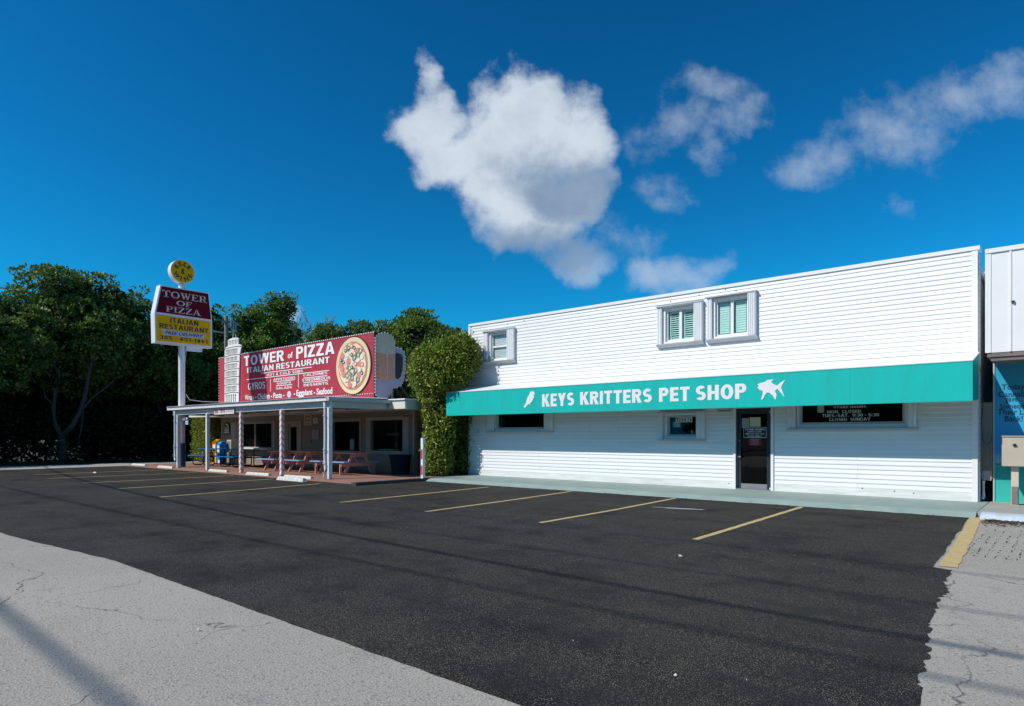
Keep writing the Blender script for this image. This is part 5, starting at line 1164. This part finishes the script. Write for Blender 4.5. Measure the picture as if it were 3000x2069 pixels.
# ------------------------------------------------------------------ leaves
rng = np.random.default_rng(5)
def unit(a): return a/np.maximum(np.linalg.norm(a, axis=1, keepdims=True), 1e-6)
def leaf_object(name, P, D, size, m, parent, width=.5, up_rand=.55, **t):
    """P: leaf bases, D: unit directions, size: per-leaf length -> one folded two-triangle leaf each"""
    n = len(P); size = np.broadcast_to(size, (n,))[:, None]
    s = unit(np.cross(D, rng.normal(size=(n, 3))*up_rand+np.array([0, 0, 1.0]))); up = np.cross(s, D)
    a = P; b = P+D*size*.5+s*size*width*.5+up*size*.06; c = P+D*size; d = P+D*size*.5-s*size*width*.5+up*size*.06
    V = np.stack([a, b, c, d], 1).reshape(-1, 3)
    ctr = (V.min(0)+V.max(0))/2
    if parent is None: ctr[2] = V[:, 2].min()
    V = V-ctr
    me = bpy.data.meshes.new(name); me.vertices.add(4*n); me.vertices.foreach_set('co', V.astype(np.float32).ravel())
    me.loops.add(6*n); k = np.arange(n)[:, None]*4
    me.loops.foreach_set('vertex_index', np.concatenate([k, k+1, k+2, k, k+2, k+3], 1).astype(np.int32).ravel())
    me.polygons.add(2*n); me.polygons.foreach_set('loop_start', np.arange(2*n, dtype=np.int32)*3)
    me.materials.append(m); me.update(calc_edges=True)
    o = bpy.data.objects.new(name, me); COL.objects.link(o); WL[o] = Vector(ctr)
    if parent is not None: o.parent = parent; o.location = Vector(ctr)-WL[parent]
    else: o.location = ctr
    if t: tag(o, t.get('label'), t.get('cat'), t.get('group'), t.get('kind'))
    return o
def lobe_points(lobes, n, shell=.35):
    """random points near the surfaces of ellipsoids, with outward normals; area weighted, points deep inside another lobe dropped"""
    L_ = np.array(lobes, dtype=float); w = (L_[:, 3]*L_[:, 4]+L_[:, 4]*L_[:, 5]+L_[:, 3]*L_[:, 5]); w /= w.sum()
    idx = rng.choice(len(L_), size=n, p=w); u = unit(rng.normal(size=(n, 3)))
    r = 1-shell*rng.random(n)**1.6
    C = L_[idx, :3]; A = L_[idx, 3:6]; P = C+u*A*r[:, None]; Nn = unit(u/A)
    keep = np.ones(n, bool)
    for l in L_:
        q = (((P-l[:3])/l[3:6])**2).sum(1); keep &= (q > .35)
    return P[keep], Nn[keep]
def foliage(name, lobes, clumps, per, leaf, m, parent, spread=.25, shell=.35, width=.5, zmin=None, droop=.1, **t):
    P, Nn = lobe_points(lobes, clumps, shell)
    if zmin is not None: k = P[:, 2] > zmin; P, Nn = P[k], Nn[k]
    cn = len(P); P = np.repeat(P, per, 0); Nn = np.repeat(Nn, per, 0); n = len(P)
    D = unit(Nn*.55+rng.normal(size=(n, 3))*.75+np.array([0, 0, .25-droop])); P = P+rng.normal(size=(n, 3))*spread*.5
    return leaf_object(name, P, D, leaf*(.65+.7*rng.random(n)), m, parent, width, **t)
def clumped(name, lobes, clumps, per, leaf, m, parent, r=.5, shell=.3, **t):
    P, Nn = lobe_points(lobes, clumps, shell)
    rr = r*(.6+.8*rng.random(len(P))); P = np.repeat(P, per, 0); Nn = np.repeat(Nn, per, 0); rr = np.repeat(rr, per)[:, None]; n = len(P)
    u = unit(rng.normal(size=(n, 3))+Nn*.5); off = u*rr*(.35+.65*rng.random((n, 1))**.5)*np.array([1, 1, .62])
    D = unit(u*.9+rng.normal(size=(n, 3))*.45+np.array([0, 0, .05]))
    return leaf_object(name, P+off, D, leaf*(.65+.7*rng.random(n)), m, parent, .55, .45, **t)
def crown_lobes(x, y, z0, z1, rx, ry, n, seed, small=.42):
    r = random.Random(seed); o = []; zc = (z0+z1)/2; rz = (z1-z0)/2
    for i in range(n):
        a = r.uniform(0, 2*math.pi); e = math.asin(r.uniform(-.75, .98)); q = r.uniform(.55, .78)
        s = r.uniform(small*.7, small*1.15)
        sx = s*(rx+ry)/2
        cx, cy, cz = x+rx*q*math.cos(a)*math.cos(e), y+ry*q*math.sin(a)*math.cos(e), zc+rz*q*math.sin(e)
        cz = min(cz, z1-sx*.75)
        o.append((cx, cy, cz, sx, sx, sx*.75))
    return o
def branches(mb, p, d, length, r, depth, rr, kids=3, spread=.6, minr=.02):
    pts = [Vector(p)]; rs_ = [r]; d = Vector(d).normalized(); n = 5
    for i in range(n):
        d = (d+Vector((rr.uniform(-.16,.16), rr.uniform(-.16,.16), rr.uniform(-.04,.12)))).normalized(); pts.append(pts[-1]+d*length/n); rs_.append(r*(1-.45*(i+1)/n))
    mb.tube(pts, rs_, 7 if r > .06 else 4)
    if depth:
        for k in range(kids):
            i = rr.randint(2, n); dd = (d+Vector((rr.uniform(-1,1), rr.uniform(-1,1), rr.uniform(-.2,.6)))*spread).normalized()
            branches(mb, pts[i], dd, length*rr.uniform(.5,.75), max(rs_[i]*.6, minr), depth-1, rr, kids, spread, minr)
def tree(x, y, h, rx, ry, label, z0=3.0, nl=14, clumps=3600, per=12, leaf=.25, m=LEAF_A, seed=1, bark=BARKD, group='leafy trees of the dark wood', trunk=True, extra=(), small=.42, solid=False):
    t = thing('tree', (x, y, -.28), label, 'tree', group)
    lb = crown_lobes(x, y, z0, h, rx, ry, nl, seed, small)+list(extra)
    lb.append((x, y, (z0+h)/2, rx*.62, ry*.62, (h-z0)*.36))
    if solid: foliage('crown', lb, clumps, per, leaf, m, t, spread=.6, shell=.5, width=.7)
    else:
        clumped('crown', lb, int(clumps*.27), 56, leaf*.9, m, t, r=.50, shell=.40)
        foliage('inner_crown', [(a, b, c-.25, d*.58, e*.58, f*.52) for a, b, c, d, e, f in lb], int(clumps*.5), 5, leaf*1.5, LEAF_DK, t, spread=.5, shell=.4, width=.7)  # dark leaf colour puts shade into the gaps between clumps
    if trunk:
        rr = random.Random(seed+50); mb = MB()
        branches(mb, (x, y, -.28), (rr.uniform(-.12,.12), rr.uniform(-.12,.12), 1), h*.5, .2+h*.01, 2, rr, 3, .7)
        mb.build('trunk', bark, t, smooth=True)
    return t
G = 'leafy trees of the dark wood'
tree(-47.8, 2.6, 11.2, 4.2, 4.0, 'broad dark tree cut off by the left edge of the picture', seed=3, clumps=2400)
tree(-49.0, 8.6, 11.7, 4.0, 3.9, 'dark rounded tree second from the left edge', seed=9, clumps=2700)
# the big dome-topped tree and its pale forked trunk
T = tree(-50.2, 14.9, 11.8, 4.2, 4.4, 'tallest dome topped tree of the left wood with a thin arched crest', seed=4, clumps=3600, nl=17, extra=((-50.2,15.6,11.0,2.6,3.2,1.3),(-50.2,13.2,11.0,2.4,2.6,1.4),(-50.2,17.0,10.3,2.2,2.2,1.4),), trunk=True)
T2 = thing('tree', (-46.1, 12.3, -.28), 'tree with the pale twisted forked trunk at the edge of the wood', 'tree', G)
mb = MB()
mb.tube([(-46.1,12.3,-.28),(-46.05,12.3,.8),(-46.1,12.25,1.6)], [.25,.20,.19], 10)
mb.tube([(-46.1,12.25,1.6),(-46.3,11.95,2.3),(-46.2,11.85,3.2),(-46.3,12.0,4.2),(-46.2,12.15,5.2),(-46.5,11.7,6.4)], [.15,.13,.12,.11,.10,.06], 9)
mb.tube([(-46.1,12.3,1.6),(-45.9,12.75,2.2),(-45.8,13.15,3.1),(-45.9,13.45,4.2),(-45.8,13.6,5.4),(-46,13.9,6.6)], [.17,.15,.13,.11,.09,.05], 9)
mb.tube([(-45.8,13.1,3.0),(-45.6,13.7,3.9),(-45.4,14.4,4.6),(-45.2,15.0,5.3)], [.07,.06,.045,.02], 7)
mb.tube([(-45.7,12.9,.6),(-45.5,13.1,2.0),(-45.6,13.25,3.2)], [.05,.045,.04], 6)
mb.tube([(-46.25,11.9,3.4),(-46.4,11.5,3.9),(-46.5,11.4,4.6)], [.06,.05,.02], 6)
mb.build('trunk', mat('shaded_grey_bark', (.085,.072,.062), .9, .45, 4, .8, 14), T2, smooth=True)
clumped('crown', crown_lobes(-46.9,12.4,4.8,9.6,2.4,4.6,13,81,.34), 380, 56, .23, LEAF_A, T2, r=.5)
tree(-50.0, 19.6, 10.7, 3.4, 3.4, 'dark tree standing behind the tall pole sign', seed=5, clumps=3000)
tree(-52.4, 24.3, 10.6, 2.2, 2.4, 'dark tree just left of the utility pole top', seed=6, clumps=2200, extra=((-52.4,24.4,10.9,.7,.7,1.2),(-52.4,24.4,9.6,1.1,1.1,1.3)))
tree(-54.5, 27.9, 11.2, 2.4, 2.6, 'tree directly behind the utility pole', seed=16, clumps=2000, m=LEAF_B)
tree(-58.2, 31.9, 14.8, 2.9, 2.9, 'bright green tree rising above the left end of the billboard', z0=6, seed=8, clumps=2600, m=LEAF_B, nl=12, small=.5, extra=((-57.6,33.2,14.2,1.7,1.9,1.0),(-58.6,30.6,12.2,2.2,2.2,1.6),(-57.5,32.5,9.0,2.9,2.9,3.0)))
tree(-55.5, 33.5, 11.2, 3.0, 3.0, 'lower green tree behind the word TOWER on the billboard', seed=12, clumps=2300, m=LEAF_B)
tree(-50.2, 33.4, 10.6, 3.4, 3.0, 'low tree behind the word PIZZA on the billboard', seed=22, clumps=2100, m=LEAF_A)
tree(-44.5, 30.6, 11.0, 3.2, 2.8, 'round dark tree between the billboard lettering and the painted pizza', seed=13, clumps=2300)
tree(-40.3, 31.4, 11.3, 3.7, 3.1, 'broad dark tree behind the painted pizza', seed=14, clumps=3000, m=LEAF_A)
tree(-36.2, 31.8, 10.8, 3.3, 2.8, 'green tree behind the beer mug cut-out', seed=15, clumps=2600, m=LEAF_B)
tree(-33.4, 32.0, 9.7, 2.8, 2.4, 'lowest tree, just left of the ivy column top', seed=17, clumps=1900, m=LEAF_A)
tree(-31.4, 33.6, 8.9, 2.6, 2.6, 'tree hidden mostly behind the ivy and the pet shop corner', seed=18, clumps=1500, m=LEAF_B)
tree(-3.0, 42, 7.5, 3.0, 3.0, 'tree glimpsed through the narrow gap between pet shop and mural building', seed=19, clumps=900, m=LEAF_B)
# the depth of the wood behind: reads as one mass
lb = []; r_ = random.Random(40)
for i in range(46):
    y = -6+i*1.0; lb.append((-56+r_.uniform(-2,2), y, r_.uniform(3.5,6.6), 3.2, 3.2, 3.4))
for i in range(30):
    x = -56+i*1.25; lb.append((x, 42+r_.uniform(-2,2)-max(0,(-48-x))*.4, r_.uniform(3.0,5.6), 3.4, 3.2, 3.2))
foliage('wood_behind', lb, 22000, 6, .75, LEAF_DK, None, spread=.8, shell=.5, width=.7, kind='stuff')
lb = []
for i in range(34):
    y = -7+i*1.05; lb.append((-47.5+r_.uniform(-1.2,1.2)-(max(0,y-14))*.12, y, r_.uniform(.9,2.0), 1.7, 1.3, 1.8))
for i in range(20): lb.append((-47+i*1.3, 31.5+r_.uniform(-1,1), r_.uniform(1,2), 1.7, 1.5, 2.2))
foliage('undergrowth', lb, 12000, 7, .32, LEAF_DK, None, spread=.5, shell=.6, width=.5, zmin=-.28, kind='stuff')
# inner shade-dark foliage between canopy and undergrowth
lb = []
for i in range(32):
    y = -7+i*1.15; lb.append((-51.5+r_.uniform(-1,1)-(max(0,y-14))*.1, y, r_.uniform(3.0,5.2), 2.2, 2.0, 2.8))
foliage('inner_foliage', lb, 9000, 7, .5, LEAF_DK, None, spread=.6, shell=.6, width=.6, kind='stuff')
# verge grass along the wood
n = 9000; P = np.stack([rng.uniform(-44.6,-42.35,n), rng.uniform(-6,24,n), np.full(n,-.28)], 1); D = unit(rng.normal(size=(n,3))*.4+np.array([0,0,1.0]))
leaf_object('verge_grass', P, D, rng.uniform(.2,.55,n), GRASSM, None, .08, kind='stuff')
# dead palm-like fronds at the trunk foot
fr = thing('dry_plant', (-45.6, 12.2, -.28), 'pale dry fronds at the foot of the forked trunk', 'plant')
n = 34; P = np.tile(np.array([[-45.5,12.3,.5]]), (n,1))+rng.normal(size=(n,3))*[.25,.5,.3]; D = unit(rng.normal(size=(n,3))*[.6,.9,.5]+[0,.1,.35])
leaf_object('frond', P, D, rng.uniform(.4,.9,n), mat('dry_frond', (.14,.12,.06), .7, .3, 5), fr, .10)
# bare trees
def bare(x, y, h, label, sd, spread=.55):
    b = thing('bare_tree', (x, y, -.28), label, 'tree'); mb = MB(); rr = random.Random(sd)
    mb.tube([(x,y,-.28),(x+.1,y,h*.3),(x,y+.1,h*.6),(x+.05,y,h-4.2)], [.22,.18,.13,.10], 7)
    for k in range(3): branches(mb, (x+.05,y,h-4.3), (rr.uniform(-.35,.35), rr.uniform(-.35,.35), 1), 2.6, .085, 3, rr, 4, spread, .022)
    mb.build('branches', BARK, b, smooth=True)
bare(-64.5, 42.5, 14.7, 'leafless pale tree with spreading twigs against the sky above the billboard', 8)
bare(-66.5, 40.2, 14.2, 'leafless twiggy tree before the small low cloud', 13)
# clipped hedge column left of the restaurant
hc = thing('hedge', (-38.0, 17.2, 0), 'tall clipped yellow green hedge column at the left end of the porch', 'hedge')
n = 14000; u = rng.random(n); f_ = rng.integers(0, 4, n)
x0, x1, y0, y1, z0, z1 = -39.2,-36.95,16.9,19.0,.25,2.95
P = np.stack([rng.uniform(x0,x1,n), rng.uniform(y0,y1,n), z0+(z1-z0)*rng.random(n)**.9], 1)
P[f_ == 0, 1] = y0+rng.random((f_ == 0).sum())*.2; P[f_ == 1, 0] = x1-rng.random((f_ == 1).sum())*.2; P[f_ == 2, 0] = x0+rng.random((f_ == 2).sum())*.2; P[f_ == 3, 2] = z1-rng.random((f_ == 3).sum())*.25
Nn = np.zeros((n,3)); Nn[f_ == 0] = (0,-1,0); Nn[f_ == 1] = (1,0,0); Nn[f_ == 2] = (-1,0,0); Nn[f_ == 3] = (0,0,1)
P += rng.normal(size=(n,3))*.05
leaf_object('leaves', P, unit(Nn*.8+rng.normal(size=(n,3))*.7), rng.uniform(.07,.14,n), LEAF_HEDGE, hc, .55)
mb = MB(); mb.box(-38.95,-37.2,17.2,18.8,.0,2.7); mb.build('woody_core', BARKD, hc)
# ivy / ficus column between the buildings
iv = thing('ivy_column', (-18.4, 17.0, .09), 'tall ivy covered column bulging out at the top beside the pet shop', 'vine')
top = [(-18.35,17.0,4.25,1.12,.85,.86),(-17.55,17.15,4.40,.85,.75,.80),(-17.15,17.40,4.55,.55,.48,.68),(-18.9,16.95,3.95,.60,.65,.62),(-17.9,16.95,3.85,.95,.72,.58),(-18.0,17.1,4.75,.80,.6,.42),(-17.35,17.2,5.0,.50,.5,.30)]
stem = [(-18.62,16.98,3.2,.55,.45,.55),(-18.55,16.95,2.6,.44,.40,.50),(-18.42,16.95,2.1,.40,.38,.45),(-18.30,16.95,1.6,.44,.38,.45),(-18.28,16.95,1.1,.60,.44,.52),(-18.20,16.95,.6,.62,.46,.50),(-17.95,17.1,1.9,.36,.35,.9),(-18.55,16.95,1.35,.30,.30,.25)]
foliage('leaves', top, 5200, 5, .105, LEAF_IVY, iv, spread=.13, shell=.22, width=.55, droop=.3)
foliage('leaves', stem, 2900, 5, .10, LEAF_IVY, iv, spread=.11, shell=.25, width=.55, zmin=.12, droop=.3, )
mb = MB()
for l in top: 
    mb.cyl((l[0],l[1],l[2]-l[5]*.66), l[3]*.45, l[5]*.66, 10, r2=l[3]*.66); mb.cyl((l[0],l[1],l[2]), l[3]*.66, l[5]*.6, 10, r2=l[3]*.4)
for l in stem: mb.cyl((l[0],l[1],max(.1,l[2]-.45)), .24, .9, 10)
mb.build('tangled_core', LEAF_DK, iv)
mb = MB(); rr = random.Random(4)
for k in range(5): branches(mb, (-18.3+rr.uniform(-.5,.4),16.9,.1), (rr.uniform(-.1,.1),0,1), 2.6, .035, 1, rr, 2, .4, .01)
mb.build('stems', BARKD, iv)
# long loose shoots at the top of the ivy
n = 260; P = np.concatenate([np.array([[-17.2,17.2,5.15]])+rng.normal(size=(130,3))*[.25,.2,.18], np.array([[-17.9,17.1,5.05]])+rng.normal(size=(130,3))*[.5,.3,.14]])
leaf_object('shoots', P, unit(rng.normal(size=(n,3))*.6+[0,0,.7]), rng.uniform(.08,.15,n), LEAF_IVY, iv, .5)
sv = thing('shaded_vine', (-17.9, 18.4, .09), 'shaded green vine filling the gap under the awning left end', 'vine')
foliage('leaves', [(-17.95,18.2,2.2,.42,.5,.6),(-17.95,18.25,1.4,.42,.5,.6),(-17.95,18.2,.65,.42,.5,.55),(-18.8,18.3,1.6,.6,.5,1.4),(-18.6,18.6,2.9,.8,.5,.8)], 3800, 5, .12, LEAF_A, sv, spread=.14, shell=.5, zmin=.12)
mb = MB(); mb.box(-20.15,-17.68,19.0,19.06,.0,3.3); mb.build('back_fence', FENCEG, None, label='dark board fence closing the gap behind the vines', cat='fence')
# leaf litter, twigs and weeds in the joints at the right kerb
n = 900; P = np.stack([-1.25+rng.random(n)**1.3*.95, 15.24-np.abs(rng.normal(size=n))*.38, np.full(n,.006)+rng.random(n)*.02], 1)
leaf_object('leaf_litter', P, unit(rng.normal(size=(n,3))*[1,1,.15]), rng.uniform(.02,.10,n), LITTERM, None, .22, kind='stuff')
n = 260; P = np.stack([rng.uniform(-17.3,-2,n), 15.45-np.abs(rng.normal(size=n))*.05, np.full(n,.012)], 1)
leaf_object('kerb_litter', P, unit(rng.normal(size=(n,3))*[1,1,.2]), rng.uniform(.02,.05,n), LITTERM, None, .5, kind='stuff')
mb = MB(); rr = random.Random(6)
for gx in range(9):
    for gy in range(15):
        x, y = -1.12+gx*.115+rr.uniform(-.01,.01), 10.6+gy*.23+rr.uniform(-.02,.02)
        if rr.random() < .72:
            L_ = rr.uniform(.06,.18); w = rr.uniform(.004,.009); mb.add([(x-w,y,.0045),(x+w,y,.0045),(x+w*.6+rr.uniform(-.008,.008),y+L_,.0045),(x-w*.6,y+L_,.0045)], [(0,1,2,3)])
        if rr.random() < .45:
            L_ = rr.uniform(.04,.10); w = .004; mb.add([(x,y-w,.0048),(x+L_,y-w,.0048),(x+L_,y+w,.0048),(x,y+w,.0048)], [(0,1,2,3)])
mb.build('joint_gap', BLACK, None, kind='stuff')
n = 160; P = np.stack([-1.10+rng.integers(0,9,n)*.115+rng.normal(size=n)*.012, rng.uniform(11.0,14.6,n), np.full(n,.004)], 1)
leaf_object('joint_weeds', P, unit(rng.normal(size=(n,3))*[.8,.8,.4]+[0,0,.3]), rng.uniform(.01,.035,n), LITTERM, None, .3, kind='stuff')
# stray pale grit on the asphalt
n = 120; P = np.stack([rng.uniform(-20,-1.6,n), rng.uniform(3.2,15,n), np.full(n,.010)], 1)
leaf_object('grit', P, unit(rng.normal(size=(n,3))*[1,1,.3]), rng.uniform(.010,.02,n), CONC, None, .6, kind='stuff')

# ------------------------------------------------------------------ utility poles and cables
up = thing('utility_pole', (-50.0, 24.2, -.28), 'weathered wooden utility pole with a lamp arm behind the restaurant', 'utility pole')
mb = MB(); mb.cyl((-50,24.2,-.28), .18, 11.2, 14, r2=.15); mb.build('pole', POLEW, up)
mb = MB(); mb.tube([(-50,24.1,9.55),(-50.6,23.3,9.7),(-51.4,22.3,9.75)], .045, 8); mb.build('lamp_arm', GREYTRIM, up, smooth=True)
mb = MB(); mb.box(-51.75,-51.2,21.9,22.5,9.68,9.82); mb.build('lamp_head', GREYTRIM, up, bevel=.05)
mb = MB()
for k in range(3): mb.cyl((-49.75+.05*k,24.45+.16*k,10.0-.15*k), .06, .75, 8); mb.tube([(-49.75+.05*k,24.45+.16*k,10.7-.15*k),(-49.9,24.3,10.85)], .015, 5)
mb.build('cutout_fuse', GREYTRIM, up)
mb = MB(); mb.box(-50.06,-49.94,23.3,25.1,10.45,10.56); mb.build('crossarm', POLEW, up)
def cable(a, b, sag, r, label, m=WIRE, group=None, n=40):
    a, b = Vector(a), Vector(b); mb = MB()
    mb.tube([a.lerp(b, i/n)-Vector((0,0,sag*4*(i/n)*(1-i/n))) for i in range(n+1)], r, 6)
    mb.build('overhead_cable', m, None, smooth=True, label=label, cat='cable', group=group)
cable((-50,24.2,8.3), (-46,-30,8.7), .5, .022, 'upper of the two thin cables crossing the left trees', WIREG, n=30)
cable((-50,24.2,7.1), (-46,-30,6.6), .7, .022, 'lower of the two thin cables crossing the left trees', WIREG, n=30)
cable((-50,24.2,9.0), (-37,24.5,3.1), .2, .02, 'thin service cable dropping from the utility pole to the restaurant', WIREG, n=20)
# the roadside line behind the camera whose cables shade the asphalt
g1 = 'roadside poles behind the camera'
for x, lab in ((-52, 'roadside wooden pole far to the left behind the camera'), (26, 'roadside wooden pole to the right behind the camera')):
    rp = thing('utility_pole', (x, -5.2, 0), lab, 'utility pole', g1)
    mb = MB(); mb.cyl((x,-5.2,-.28), .19, 14.6, 12, r2=.14); mb.build('pole', POLEW, rp)
    mb = MB(); mb.box(x-.06, x+.06, -9.6, -1.9, 13.0, 13.14); mb.build('crossarm', POLEW, rp)
g2 = 'roadside cables behind the camera'
cable((-52,-1.6,13.6), (26,-4.6,13.2), 3.4, .036, 'roadside cable bundle nearest the parking lot', group=g2, n=60)
cable((-52,-4.0,13.1), (26,-4.0,13.1), 1.0, .020, 'thin roadside cable above the bundle', group=g2, n=60)
cable((-52,-5.8,12.6), (26,-5.3,12.6), 1.2, .026, 'roadside cable middle of the line', group=g2, n=60)
cable((-52,-7.9,11.9), (26,-9.7,11.5), .6, .036, 'thick low roadside cable bundle', group=g2, n=60)
cable((-52,-2.0,13.9), (26,-2.4,13.9), 1.6, .020, 'thin roadside cable farthest forward', group=g2, n=60)
# trees across the highway (seen only as reflections)
for i, x in enumerate((-62,-48,-36,-25,-14,-3,8,20)):
    tree(x, -42-(i % 3)*2, 9+(i*7 % 4)*.8, 6.5, 4, 'dark tree across the highway, seen only as a reflection in the windows', z0=.3, nl=12, clumps=1500, per=6, leaf=.9, solid=True, m=LEAF_B, seed=60+i, group='trees across the highway', trunk=False)
print('faces', sum(len(m.polygons) for m in bpy.data.meshes), 'objects', len(bpy.data.objects))
